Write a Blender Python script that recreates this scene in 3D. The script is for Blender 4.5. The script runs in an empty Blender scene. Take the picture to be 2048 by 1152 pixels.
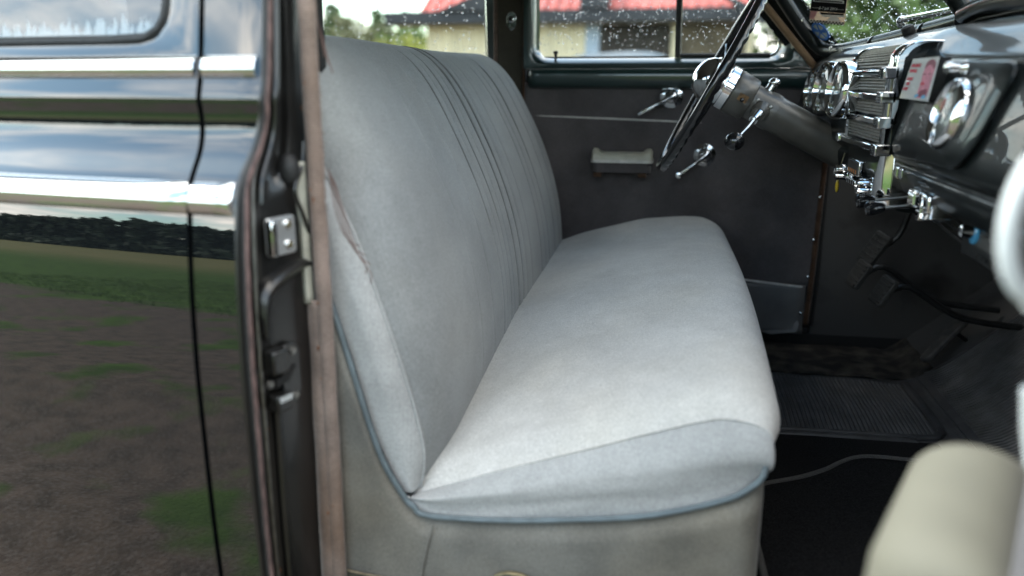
import bpy, math, random
import numpy as np
from mathutils import Vector, Matrix
random.seed(7); rng = np.random.default_rng(7)
scene = bpy.context.scene
COL = scene.collection
R = math.radians

# ------------------------------------------------------------------ camera
F = 1593.0                                   # focal length in pixels of the 2048 px wide photograph
YAW = math.atan(302 / F); PITCH = R(14.787); ZC = 1.18
cam_d = bpy.data.cameras.new('camera'); cam = bpy.data.objects.new('camera', cam_d); COL.objects.link(cam)
cam_d.sensor_width = 36; cam_d.lens = 36 * F / 2048
cam.location = (0, 0, ZC); cam.rotation_euler = (R(90) - PITCH, 0, YAW)
cam_d.clip_start = .02; cam_d.clip_end = 2000
cam_d.dof.use_dof = True; cam_d.dof.focus_distance = 1.62; cam_d.dof.aperture_fstop = 1.75
scene.camera = cam

# ------------------------------------------------------------------ world, sun, exposure
SUN_EL, SUN_AZ = 50, 290                     # azimuth: where the sun stands, degrees from +Y clockwise
w = bpy.data.worlds.new('World'); scene.world = w; w.use_nodes = True
nt = w.node_tree; nt.nodes.clear()
def wn(t, **k):
    n = nt.nodes.new(t)
    for a, b in k.items(): setattr(n, a, b)
    return n
wo = wn('ShaderNodeOutputWorld'); bg = wn('ShaderNodeBackground'); bg.inputs[1].default_value = .15
sky = wn('ShaderNodeTexSky', sky_type='NISHITA', sun_disc=False, sun_elevation=R(SUN_EL), sun_rotation=R(SUN_AZ))
tc = wn('ShaderNodeTexCoord'); sep = wn('ShaderNodeSeparateXYZ')
nt.links.new(tc.outputs['Generated'], sep.inputs[0])
# clouds: noise on a plane overhead (direction divided by height)
zz = wn('ShaderNodeMath', operation='MAXIMUM'); zz.inputs[1].default_value = 0
nt.links.new(sep.outputs[2], zz.inputs[0])
za = wn('ShaderNodeMath', operation='ADD'); za.inputs[1].default_value = .16
nt.links.new(zz.outputs[0], za.inputs[0])
dx = wn('ShaderNodeMath', operation='DIVIDE'); dy = wn('ShaderNodeMath', operation='DIVIDE')
for d, i in ((dx, 0), (dy, 1)):
    nt.links.new(sep.outputs[i], d.inputs[0]); nt.links.new(za.outputs[0], d.inputs[1])
cmb = wn('ShaderNodeCombineXYZ'); nt.links.new(dx.outputs[0], cmb.inputs[0]); nt.links.new(dy.outputs[0], cmb.inputs[1])
cn = wn('ShaderNodeTexNoise'); cn.inputs['Scale'].default_value = 1.15; cn.inputs['Detail'].default_value = 7; cn.inputs['Roughness'].default_value = .56
nt.links.new(cmb.outputs[0], cn.inputs['Vector'])
cr = wn('ShaderNodeValToRGB'); cr.color_ramp.elements[0].position = .44; cr.color_ramp.elements[1].position = .62
nt.links.new(cn.outputs['Fac'], cr.inputs[0])
cn2 = wn('ShaderNodeTexNoise'); cn2.inputs['Scale'].default_value = 2.3; cn2.inputs['Detail'].default_value = 5
nt.links.new(cmb.outputs[0], cn2.inputs['Vector'])
cc = wn('ShaderNodeValToRGB')
cc.color_ramp.elements[0].position = .3; cc.color_ramp.elements[0].color = (.42, .45, .49, 1)
cc.color_ramp.elements[1].position = .65; cc.color_ramp.elements[1].color = (1, 1, .99, 1)
nt.links.new(cn2.outputs['Fac'], cc.inputs[0])
cm = wn('ShaderNodeMix', data_type='RGBA', blend_type='MULTIPLY'); cm.inputs[0].default_value = 1; cm.inputs[7].default_value = (10.4, 9.9, 9.15, 1)
nt.links.new(cc.outputs[0], cm.inputs[6])
mx = wn('ShaderNodeMix', data_type='RGBA')
tint = wn('ShaderNodeMix', data_type='RGBA', blend_type='MULTIPLY'); tint.inputs[0].default_value = 1; tint.inputs[7].default_value = (.92, 1.04, .92, 1)
nt.links.new(sky.outputs[0], tint.inputs[6])
nt.links.new(cr.outputs[0], mx.inputs[0]); nt.links.new(tint.outputs[2], mx.inputs[6]); nt.links.new(cm.outputs[2], mx.inputs[7])
nt.links.new(mx.outputs[2], bg.inputs[0]); nt.links.new(bg.outputs[0], wo.inputs[0])

sun_d = bpy.data.lights.new('sun', 'SUN'); sun_d.energy = 1.0; sun_d.angle = R(14); sun_d.color = (1, .96, .9)
sun = bpy.data.objects.new('sun', sun_d); COL.objects.link(sun)
a = R(SUN_AZ); e = R(SUN_EL)
sv = Vector((math.sin(a) * math.cos(e), math.cos(a) * math.cos(e), math.sin(e)))
sun.rotation_euler = sv.to_track_quat('Z', 'Y').to_euler(); sun.location = (0, -5, 20)
vs = scene.view_settings
vs.view_transform = 'Standard'; vs.look = 'None'; vs.gamma = 1; vs.use_curve_mapping = False
vs.exposure = 2.2

# ------------------------------------------------------------------ measuring: photo pixel + a real plane -> world point
fw = Vector((-math.sin(YAW) * math.cos(PITCH), math.cos(YAW) * math.cos(PITCH), -math.sin(PITCH)))
rt = Vector((math.cos(YAW), math.sin(YAW), 0)); upv = rt.cross(fw); CAM = Vector((0, 0, ZC))
def ray(px, py): return fw + rt * ((px - 1024) / F) - upv * ((py - 576) / F)
def AY(px, py, y): d = ray(px, py); return CAM + d * (y / d.y)
def AX(px, py, x): d = ray(px, py); return CAM + d * (x / d.x)
def AZ(px, py, z): d = ray(px, py); return CAM + d * ((z - ZC) / d.z)

# ------------------------------------------------------------------ materials
def mat(name, col, rough=.6, metal=0., coat=0., var=0., vscale=20., vdetail=4, bump=0., bscale=200., sheen=0., col2=None,
        spec=.5, stretch=None, coat_rough=.03, ramp=(.35, .65)):
    m = bpy.data.materials.new(name); m.use_nodes = True
    n = m.node_tree; L = n.links; b = n.nodes['Principled BSDF']
    b.inputs['Roughness'].default_value = rough; b.inputs['Metallic'].default_value = metal
    b.inputs['Coat Weight'].default_value = coat; b.inputs['Coat Roughness'].default_value = coat_rough
    b.inputs['Specular IOR Level'].default_value = spec
    b.inputs['Sheen Weight'].default_value = sheen; b.inputs['Sheen Roughness'].default_value = .5
    b.inputs['Base Color'].default_value = (*col, 1)
    g = n.nodes.new('ShaderNodeNewGeometry'); src = g.outputs['Position']
    if stretch:
        vm = n.nodes.new('ShaderNodeVectorMath'); vm.operation = 'MULTIPLY'; vm.inputs[1].default_value = stretch
        L.new(src, vm.inputs[0]); src = vm.outputs[0]
    if var or col2:
        c2 = col2 if col2 else tuple(max(0, c * (1 - var)) for c in col)
        c1 = col if col2 else tuple(c * (1 + var) for c in col)
        t = n.nodes.new('ShaderNodeTexNoise'); t.inputs['Scale'].default_value = vscale; t.inputs['Detail'].default_value = vdetail
        L.new(src, t.inputs['Vector'])
        r = n.nodes.new('ShaderNodeValToRGB'); r.color_ramp.elements[0].position, r.color_ramp.elements[1].position = ramp
        r.color_ramp.elements[0].color = (*c1, 1); r.color_ramp.elements[1].color = (*c2, 1)
        L.new(t.outputs['Fac'], r.inputs[0]); L.new(r.outputs[0], b.inputs['Base Color'])
    if bump:
        t = n.nodes.new('ShaderNodeTexNoise'); t.inputs['Scale'].default_value = bscale; t.inputs['Detail'].default_value = 3
        L.new(src, t.inputs['Vector'])
        bp = n.nodes.new('ShaderNodeBump'); bp.inputs['Strength'].default_value = bump; bp.inputs['Distance'].default_value = .002
        L.new(t.outputs['Fac'], bp.inputs['Height']); L.new(bp.outputs[0], b.inputs['Normal'])
    return m

def cloth(name, col, axis, period, rib=.25, stain=.25, dust=None, dust_amt=.3, blot=7.):
    """woven cloth: fine ribs across one axis, fibre speckle, soft stains"""
    m = bpy.data.materials.new(name); m.use_nodes = True
    n = m.node_tree; L = n.links; b = n.nodes['Principled BSDF']
    b.inputs['Roughness'].default_value = .95; b.inputs['Specular IOR Level'].default_value = .15
    b.inputs['Sheen Weight'].default_value = .25; b.inputs['Sheen Roughness'].default_value = .4
    g = n.nodes.new('ShaderNodeNewGeometry')
    def noise(s, d=4):
        t = n.nodes.new('ShaderNodeTexNoise'); t.inputs['Scale'].default_value = s; t.inputs['Detail'].default_value = d
        L.new(g.outputs['Position'], t.inputs['Vector']); return t.outputs['Fac']
    def ramp(s, p0, p1, v0, v1):
        r = n.nodes.new('ShaderNodeMapRange'); r.inputs[1].default_value = p0; r.inputs[2].default_value = p1
        r.inputs[3].default_value = v0; r.inputs[4].default_value = v1; L.new(s, r.inputs[0]); return r.outputs[0]
    def mul(a, bb):
        r = n.nodes.new('ShaderNodeMath'); r.operation = 'MULTIPLY'; L.new(a, r.inputs[0]); L.new(bb, r.inputs[1]); return r.outputs[0]
    sp = n.nodes.new('ShaderNodeSeparateXYZ'); L.new(g.outputs['Position'], sp.inputs[0])
    s = n.nodes.new('ShaderNodeMath'); s.operation = 'MULTIPLY'; s.inputs[1].default_value = 2 * math.pi / period; L.new(sp.outputs[axis], s.inputs[0])
    si = n.nodes.new('ShaderNodeMath'); si.operation = 'SINE'; L.new(s.outputs[0], si.inputs[0])
    ribs = ramp(si.outputs[0], -1, 1, 1 - rib, 1)
    speck = ramp(noise(900, 2), .3, .7, .84, 1.12)
    blotv = ramp(noise(blot, 5), .34, .62, 1 - stain, 1.04)
    blot2 = ramp(noise(31, 4), .3, .7, .95, 1.04)
    nap = mul(ramp(noise(260, 3), .3, .7, .88, 1.10), ramp(noise(560, 2), .3, .7, .88, 1.10)); spot = ramp(noise(95, 2), .70, .76, 1, .80)
    f = mul(mul(mul(ribs, speck), mul(blotv, blot2)), mul(nap, spot))
    mixc = n.nodes.new('ShaderNodeMix'); mixc.data_type = 'RGBA'
    mixc.inputs[6].default_value = (*col, 1); mixc.inputs[7].default_value = (*(dust or col), 1)
    L.new(ramp(noise(4.3, 5), .45, .7, 0, dust_amt), mixc.inputs[0])
    vm = n.nodes.new('ShaderNodeVectorMath'); vm.operation = 'SCALE'; L.new(mixc.outputs[2], vm.inputs[0]); L.new(f, vm.inputs['Scale'])
    L.new(vm.outputs[0], b.inputs['Base Color'])
    ad = n.nodes.new('ShaderNodeMath'); ad.operation = 'ADD'; L.new(ribs, ad.inputs[0]); L.new(speck, ad.inputs[1])
    bp = n.nodes.new('ShaderNodeBump'); bp.inputs['Strength'].default_value = .35; bp.inputs['Distance'].default_value = .001
    L.new(ad.outputs[0], bp.inputs['Height']); L.new(bp.outputs[0], b.inputs['Normal'])
    return m

def glass_mat(name, tint=(.93, .95, .94), haze=0., rough=0.0, ior=1.5):
    m = bpy.data.materials.new(name); m.use_nodes = True
    n = m.node_tree; L = n.links; n.nodes.clear()
    o = n.nodes.new('ShaderNodeOutputMaterial'); mixs = n.nodes.new('ShaderNodeMixShader')
    tr = n.nodes.new('ShaderNodeBsdfTransparent'); tr.inputs[0].default_value = (*tint, 1)
    gl = n.nodes.new('ShaderNodeBsdfGlossy'); gl.inputs['Roughness'].default_value = rough
    fr = n.nodes.new('ShaderNodeFresnel'); gg = n.nodes.new('ShaderNodeNewGeometry'); ri_ = n.nodes.new('ShaderNodeMapRange')   # a thin sheet looks the same from both sides
    ri_.inputs[3].default_value = ior; ri_.inputs[4].default_value = 1 / ior; L.new(gg.outputs['Backfacing'], ri_.inputs[0]); L.new(ri_.outputs[0], fr.inputs[0])
    L.new(fr.outputs[0], mixs.inputs[0]); L.new(tr.outputs[0], mixs.inputs[1]); L.new(gl.outputs[0], mixs.inputs[2])
    last = mixs.outputs[0]
    if haze:
        df = n.nodes.new('ShaderNodeBsdfDiffuse'); df.inputs[0].default_value = (.75, .8, .82, 1)
        g = n.nodes.new('ShaderNodeNewGeometry'); t = n.nodes.new('ShaderNodeTexNoise'); t.inputs['Scale'].default_value = 60; t.inputs['Detail'].default_value = 4
        L.new(g.outputs['Position'], t.inputs['Vector'])
        r = n.nodes.new('ShaderNodeMapRange'); r.inputs[1].default_value = .4; r.inputs[2].default_value = .7; r.inputs[3].default_value = 0; r.inputs[4].default_value = haze
        L.new(t.outputs['Fac'], r.inputs[0])
        m2 = n.nodes.new('ShaderNodeMixShader'); L.new(r.outputs[0], m2.inputs[0]); L.new(last, m2.inputs[1]); L.new(df.outputs[0], m2.inputs[2]); last = m2.outputs[0]
    L.new(last, o.inputs[0]); return m

M = {}
M['paint'] = mat('dark_blue_car_paint', (.005, .006, .007), .02, coat=1., coat_rough=.006, spec=.85)
M['jamb'] = mat('satin_black_jamb_paint', (.0085, .008, .0075), .34, coat=.5, coat_rough=.15, var=.3, vscale=9, bump=.08, bscale=40)
M['green'] = mat('dark_green_trim_paint', (.009, .026, .025), .28, coat=1., coat_rough=.05)
M['dash'] = mat('black_dash_paint', (.007, .009, .009), .4, coat=.42, coat_rough=.02, spec=.12)
M['chrome'] = mat('chrome', (.78, .79, .80), .06, metal=1, var=.04, vscale=30)
M['worn_chrome'] = mat('worn_chrome', (.66, .66, .65), .16, metal=1, var=.15, vscale=60, bump=.1, bscale=90)
M['pale_trim'] = mat('pale_metal_trim', (.55, .53, .50), .45, metal=.3, var=.15, vscale=60)
M['steel'] = mat('dull_steel', (.32, .31, .29), .4, metal=1, var=.2, vscale=60)
M['rubber'] = mat('black_rubber', (.012, .012, .012), .6, var=.4, vscale=150, bump=.3, bscale=300)
M['rubber_fleck'] = mat('pink_flecked_rubber', (.10, .062, .056), .8, var=.5, vscale=180, bump=.3, bscale=300, stretch=(1, 1, .2))
M['plastic'] = mat('black_plastic', (.008, .008, .009), .16, coat=.6)
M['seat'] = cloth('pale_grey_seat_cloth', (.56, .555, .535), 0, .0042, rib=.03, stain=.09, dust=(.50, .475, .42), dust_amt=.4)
M['back'] = cloth('shaded_backrest_cloth', (.262, .271, .271), 1, .0042, rib=.04, stain=.14, dust=(.30, .30, .285), dust_amt=.5)  # same cloth as the cushion, with the backrest's shade put into its colour
M['boxing'] = cloth('blue_grey_ribbed_cloth', (.40, .408, .405), 0, .0048, rib=.05, stain=.10, dust=(.44, .43, .42), dust_amt=.3)
M['skirt'] = cloth('taupe_velour', (.180, .175, .158), 0, .003, rib=.03, stain=.25, dust=(.20, .18, .145), dust_amt=.8, blot=11)
M['skirt2'] = cloth('olive_base_cloth', (.10, .098, .075), 0, .003, rib=.05, stain=.25)
M['piping'] = mat('blue_grey_piping', (.115, .145, .16), .45, var=.15, vscale=40)
M['door_cloth'] = cloth('charcoal_door_cloth', (.095, .086, .088), 0, .003, rib=.03, stain=.25, dust=(.115, .102, .098), dust_amt=.5, blot=9)
M['kick'] = mat('grey_leatherette', (.115, .115, .115), .5, var=.12, vscale=14, bump=.25, bscale=350)
M['lace'] = cloth('pinkish_wind_lace_cloth', (.34, .262, .225), 2, .0034, rib=.3, stain=.35, dust=(.20, .12, .075), dust_amt=.7, blot=16)
M['tan_lace'] = cloth('tan_wind_lace_cloth', (.30, .195, .115), 2, .003, rib=.2, stain=.3)
M['rust_lace'] = cloth('worn_brown_lace', (.085, .048, .03), 2, .003, rib=.2, stain=.45, blot=25)
M['pillar_cloth'] = cloth('dark_taupe_pillar_cloth', (.075, .066, .052), 0, .003, rib=.06, stain=.2)
M['beige'] = mat('beige_vinyl', (.155, .15, .115), .75, var=.06, vscale=14)
M['armtop'] = mat('greyish_beige_vinyl', (.40, .39, .32), .4, var=.08, vscale=30)
M['cream_strip'] = mat('yellowed_cream_rubber', (.42, .41, .34), .5, var=.12, vscale=60)
M['glass'] = glass_mat('window_glass')
M['hazy_glass'] = glass_mat('wet_hazy_glass', haze=.05)
M['drop'] = None
M['headliner'] = mat('grey_headliner', (.22, .21, .19), .9, var=.1)
M['carpet'] = mat('black_carpet', (.012, .012, .0125), .98, spec=.1, var=.5, vscale=350, bump=1., bscale=700)
M['old_carpet'] = mat('dusty_black_floor_mat', (.022, .021, .020), .95, spec=.15, col2=(.105, .092, .075), vscale=24, vdetail=10, ramp=(.42, .85), bump=.8, bscale=500)
M['matrubber'] = mat('ribbed_mat_rubber', (.042, .042, .044), .38, var=.3, vscale=30, bump=.15, bscale=120)
M['binding'] = mat('grey_woven_binding', (.075, .072, .068), .9, var=.3, vscale=500, bump=.6, bscale=600)
M['firewall'] = mat('dark_grey_kick_board', (.045, .044, .043), .85, col2=(.012, .011, .01), vscale=6, vdetail=6, ramp=(.55, .72), bump=.2, bscale=90)
M['column'] = mat('worn_grey_column_paint', (.07, .066, .058), .34, coat=.3, coat_rough=.2, var=.2, vscale=25, bump=.1, bscale=70)
M['dark_metal'] = mat('dark_metal', (.03, .03, .03), .45, metal=.6, var=.3, vscale=40)
M['mesh_bar'] = mat('grille_fin_metal', (.30, .285, .26), .5, metal=.25, var=.2, vscale=120)
M['black'] = mat('matt_black', (.006, .006, .006), .8)
M['dial'] = mat('dark_gauge_face', (.055, .052, .045), .35, coat=.8)
M['clock_face'] = mat('grey_clock_face', (.12, .12, .11), .5)
M['orange'] = mat('orange_print', (.55, .20, .05), .5)
M['white'] = mat('white_print', (.78, .78, .76), .5)
M['paper'] = mat('glossy_white_card', (.72, .72, .71), .25, coat=.5)
M['red_ink'] = mat('red_print', (.62, .03, .07), .5)
M['pink_ink'] = mat('pink_print', (.62, .22, .30), .5, var=.2, vscale=90)
M['maroon_ink'] = mat('maroon_print', (.22, .03, .07), .5)
M['blue_ink'] = mat('blue_print', (.04, .17, .55), .4)
M['sky_ink'] = mat('light_blue_print', (.10, .42, .68), .4)
M['tan_ink'] = mat('tan_print', (.55, .36, .22), .5)
M['black_ink'] = mat('black_print', (.02, .02, .022), .4)
M['brass'] = mat('aged_brass', (.20, .17, .10), .5, metal=.7, var=.3, vscale=120)
M['enamel'] = mat('dark_blue_enamel', (.02, .03, .05), .3, coat=.5)
M['yellow'] = mat('yellow_plastic', (.62, .42, .02), .3, coat=.5)
M['thread'] = mat('frayed_brown_thread', (.16, .10, .085), .9)
M['white_trim'] = mat('pale_plastic', (.70, .74, .74), .25, coat=.6)
M['tyre'] = mat('tyre_rubber', (.02, .02, .02), .8)
M['cream_wall'] = mat('cream_painted_board', (.78, .68, .45), .75, var=.10, vscale=3, stretch=(1, 1, .15))
M['roof_red'] = mat('red_sheet_roof', (.48, .11, .085), .55, var=.15, vscale=2)
M['eave'] = mat('dark_grey_fascia', (.028, .03, .034), .6, var=.2, vscale=4)
M['dark_open'] = mat('dark_brown_shade_boards', (.035, .028, .02), .8, var=.3, vscale=3)
M['pale_blue'] = mat('pale_blue_board', (.42, .50, .58), .6)
M['silver_car'] = mat('blue_grey_car_paint', (.22, .26, .31), .3, coat=1)
M['bark'] = mat('bark', (.075, .055, .04), .9, var=.4, vscale=14, bump=.5, bscale=30)
M['conifer'] = mat('conifer_needles', (.07, .11, .04), .7, var=.45, vscale=1.6)
M['leaf'] = mat('green_leaves', (.10, .165, .045), .6, var=.45, vscale=1.3)
M['olive_leaf'] = mat('brownish_green_leaves', (.13, .135, .055), .65, var=.4, vscale=1.3)
M['lime_leaf'] = mat('yellow_green_leaves', (.28, .30, .05), .6, var=.35, vscale=2)
M['dark_wood'] = mat('dark_forest_leaves', (.028, .042, .024), .8, var=.4, vscale=.4)

def drop_mat():
    m = bpy.data.materials.new('water_drops'); m.use_nodes = True
    b = m.node_tree.nodes['Principled BSDF']
    b.inputs['Transmission Weight'].default_value = 1; b.inputs['Roughness'].default_value = 0; b.inputs['IOR'].default_value = 1.33
    return m
M['drop'] = drop_mat()

# ------------------------------------------------------------------ mesh builder
class MB:
    def __init__(s): s.v = []; s.f = []
    def add(s, vs, fs):
        o = len(s.v); s.v += [tuple(p) for p in vs]; s.f += [tuple(i + o for i in f) for f in fs]; return s
    def grid(s, P, cu=False, cv=False, flip=False):
        nu, nv = len(P), len(P[0]); fs = []
        for i in range(nu if cu else nu - 1):
            for j in range(nv if cv else nv - 1):
                q = [i * nv + j, i * nv + (j + 1) % nv, ((i + 1) % nu) * nv + (j + 1) % nv, ((i + 1) % nu) * nv + j]
                fs.append(q[::-1] if flip else q)
        return s.add([p for r in P for p in r], fs)
    def box(s, lo, hi, fn=None):
        c = [(x, y, z) for x in (lo[0], hi[0]) for y in (lo[1], hi[1]) for z in (lo[2], hi[2])]
        if fn: c = [fn(*p) for p in c]
        return s.add(c, [(0, 1, 3, 2), (4, 6, 7, 5), (0, 4, 5, 1), (2, 3, 7, 6), (0, 2, 6, 4), (1, 5, 7, 3)])
    def obox(s, c, ax, ay, az):
        c, ax, ay, az = map(Vector, (c, ax, ay, az))
        return s.box((-1, -1, -1), (1, 1, 1), lambda x, y, z: c + ax * x + ay * y + az * z)
    def tube(s, pts, r, n=10, closed=False, caps=True, flat=1.0, upref=None):
        pts = [Vector(p) for p in pts]; N = len(pts)
        rs = r if isinstance(r, (list, tuple)) else [r] * N
        rings = []; ref = Vector(upref) if upref else None
        for i, p in enumerate(pts):
            t = (pts[(i + 1) % N] - pts[i - 1]) if closed else (pts[min(i + 1, N - 1)] - pts[max(i - 1, 0)])
            t.normalize()
            if ref is None:
                ref = Vector((0, 0, 1)) if abs(t.z) < .9 else Vector((1, 0, 0))
            u = (ref - t * ref.dot(t)); u.normalize(); v = t.cross(u)
            if not upref: ref = u
            rings.append([p + u * (math.cos(k * 2 * math.pi / n) * rs[i]) + v * (math.sin(k * 2 * math.pi / n) * rs[i] * flat) for k in range(n)])
        o = len(s.v); s.grid(rings, cu=closed, cv=True)
        if caps and not closed:
            s.f.append(tuple(o + k for k in range(n))[::-1]); s.f.append(tuple(o + (N - 1) * n + k for k in range(n)))
        return s
    def lathe(s, c, axis, prof, n=32, caps=True):
        """prof: (distance along axis, radius)"""
        c = Vector(c); a = Vector(axis).normalized()
        u = a.orthogonal().normalized(); v = a.cross(u)
        rings = [[c + a * d + (u * math.cos(k * 2 * math.pi / n) + v * math.sin(k * 2 * math.pi / n)) * r for k in range(n)] for d, r in prof]
        o = len(s.v); s.grid(rings, cv=True, flip=True)
        if caps:
            s.f.append(tuple(o + k for k in range(n))); s.f.append(tuple(o + (len(prof) - 1) * n + k for k in range(n))[::-1])
        return s
    def prism(s, poly, d):
        d = Vector(d); p = [Vector(q) for q in poly]; n = len(p)
        fs = [tuple(range(n))[::-1], tuple(range(n, 2 * n))] + [(i, (i + 1) % n, n + (i + 1) % n, n + i) for i in range(n)]
        return s.add(p + [q + d for q in p], fs)
    def ball(s, c, r, nu=10, nv=14):
        c = Vector(c); r = Vector(r) if not isinstance(r, (int, float)) else Vector((r, r, r))
        P = [[c + Vector((r.x * math.sin(math.pi * i / nu) * math.cos(2 * math.pi * j / nv), r.y * math.sin(math.pi * i / nu) * math.sin(2 * math.pi * j / nv), r.z * math.cos(math.pi * i / nu))) for j in range(nv)] for i in range(nu + 1)]
        return s.grid(P, cv=True)
    def build(s, name, m, parent=None, smooth=True, sharp=38, bevel=0, seg=2, solid=0, kind=None, label=None, weld=True):
        v = np.array(s.v, dtype=float)
        lo, hi = v.min(0), v.max(0); c = Vector(((lo[0] + hi[0]) / 2, (lo[1] + hi[1]) / 2, lo[2]))
        me = bpy.data.meshes.new(name); me.from_pydata((v - np.array(c)).tolist(), [], s.f)
        me.materials.append(M[m] if isinstance(m, str) else m)
        import bmesh
        if weld and len(s.v) < 60000:
            bm = bmesh.new(); bm.from_mesh(me); bmesh.ops.remove_doubles(bm, verts=bm.verts, dist=1e-6)
            bmesh.ops.recalc_face_normals(bm, faces=bm.faces); bm.to_mesh(me); bm.free()
        if smooth:
            me.shade_smooth(); me.set_sharp_from_angle(angle=R(sharp))
        o = bpy.data.objects.new(name, me); COL.objects.link(o); o.location = c
        if solid:
            md = o.modifiers.new('solid', 'SOLIDIFY'); md.thickness = solid; md.offset = 0
        if bevel:
            md = o.modifiers.new('bevel', 'BEVEL'); md.width = bevel; md.segments = seg; md.limit_method = 'ANGLE'; md.angle_limit = R(40); md.harden_normals = False
        W[o.name] = Vector(c)
        if parent:
            o.parent = parent; o.matrix_parent_inverse = Matrix.Translation(-W[parent.name])
        if kind: o['kind'] = kind
        if label: o['label'] = label
        return o
W = {}
def thing(name, label, cat, loc, group=None):
    o = bpy.data.objects.new(name, None); COL.objects.link(o); o.location = loc; o.empty_display_size = .1
    W[o.name] = Vector(loc); tag(o, label, cat, group); return o
def tag(o, label, cat, group=None):
    o['label'] = label; o['category'] = cat
    if group: o['group'] = group
    return o
def struct(o): o['kind'] = 'structure'; return o

def lerp(a, b, t): return a + (b - a) * t
def smooth(t): t = min(1, max(0, t)); return t * t * (3 - 2 * t)
def interp(x, pts):
    """monotone-ish cubic through (x, y) pairs"""
    xs = [p[0] for p in pts]; ys = [p[1] for p in pts]
    if xs[0] > xs[-1]: xs, ys = xs[::-1], ys[::-1]
    if x <= xs[0]: return ys[0]
    if x >= xs[-1]: return ys[-1]
    n = len(xs); i = max(k for k in range(n - 1) if xs[k] <= x)
    h = xs[i + 1] - xs[i]; d = [(ys[k + 1] - ys[k]) / (xs[k + 1] - xs[k]) for k in range(n - 1)]
    def m(k):
        if k == 0: return d[0]
        if k == n - 1: return d[-1]
        return 0 if d[k - 1] * d[k] <= 0 else 2 * d[k - 1] * d[k] / (d[k - 1] + d[k])
    t = (x - xs[i]) / h
    return (2 * t**3 - 3 * t**2 + 1) * ys[i] + (t**3 - 2 * t**2 + t) * h * m(i) + (-2 * t**3 + 3 * t**2) * ys[i + 1] + (t**3 - t**2) * h * m(i + 1)
def path(pts, n):
    """smooth resample of a 2D/3D polyline (Catmull-Rom)"""
    P = [Vector(p) for p in pts]; out = []
    for k in range(n):
        f = k / (n - 1) * (len(P) - 1); i = min(int(f), len(P) - 2); t = f - i
        p0, p1, p2, p3 = P[max(i - 1, 0)], P[i], P[i + 1], P[min(i + 2, len(P) - 1)]
        out.append(.5 * ((2 * p1) + (p2 - p0) * t + (2 * p0 - 5 * p1 + 4 * p2 - p3) * t * t + (3 * p1 - p0 - 3 * p2 + p3) * t**3))
    return out
def rounded(poly, rad, seg=6):
    """2D polygon with rounded corners"""
    out = []; n = len(poly)
    for i in range(n):
        p = Vector(poly[i]); a_ = Vector(poly[i - 1]); b_ = Vector(poly[(i + 1) % n]); r = rad[i] if isinstance(rad, (list, tuple)) else rad
        u = (a_ - p); v = (b_ - p); r = min(r, u.length * .5, v.length * .5); u.normalize(); v.normalize()
        for k in range(seg + 1):
            t = k / seg; out.append(p + u * (r * (1 - t)**2) + v * (r * t**2))
    return out
def raypoly(c, ang, poly):
    d = Vector((math.cos(ang), math.sin(ang))); best = None; n = len(poly)
    for i in range(n):
        p = Vector(poly[i]) - c; q = Vector(poly[(i + 1) % n]) - c; e_ = q - p
        den = d.x * e_.y - d.y * e_.x
        if abs(den) < 1e-12: continue
        t = (p.x * e_.y - p.y * e_.x) / den; s_ = (p.x * d.y - p.y * d.x) / den
        if t > 0 and -1e-6 <= s_ <= 1 + 1e-6 and (best is None or t > best): best = t
    return c + d * best
def ring(polys, c, N=160):
    """polar-sampled rings of star-shaped 2D polygons, corners of the outermost kept"""
    c = Vector(c); angs = [2 * math.pi * k / N for k in range(N)]
    for p in polys[0]:
        d = Vector(p) - c; a_ = math.atan2(d.y, d.x) % (2 * math.pi)
        k = min(range(N), key=lambda q: abs(angs[q] - a_)); angs[k] = a_
    return [[raypoly(c, a_, p) for a_ in angs] for p in polys]
def text_mesh(mb_name, body, size, org, right, up, m, parent, depth=.0003, align='LEFT', bold=0, shear=0):
    cu = bpy.data.curves.new('lettering', 'FONT'); cu.body = body; cu.size = size; cu.align_x = align; cu.extrude = depth; cu.offset = bold; cu.shear = shear
    cu.resolution_u = 2
    o = bpy.data.objects.new('lettering_source', cu); COL.objects.link(o)
    me = bpy.data.meshes.new_from_object(o.evaluated_get(bpy.context.evaluated_depsgraph_get()))
    r_ = Vector(right).normalized(); u_ = Vector(up).normalized(); n_ = r_.cross(u_)
    mb = MB(); mb.add([Vector(org) + r_ * v.co.x + u_ * v.co.y + n_ * v.co.z for v in me.vertices], [tuple(p.vertices) for p in me.polygons])
    bpy.data.objects.remove(o); bpy.data.meshes.remove(me); bpy.data.curves.remove(cu)
    return mb.build(mb_name, m, parent, smooth=False, weld=False)
def nz(x, y, z=0, s=1.):
    from mathutils import noise
    return noise.noise(Vector((x * s, y * s, z * s)))

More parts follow.
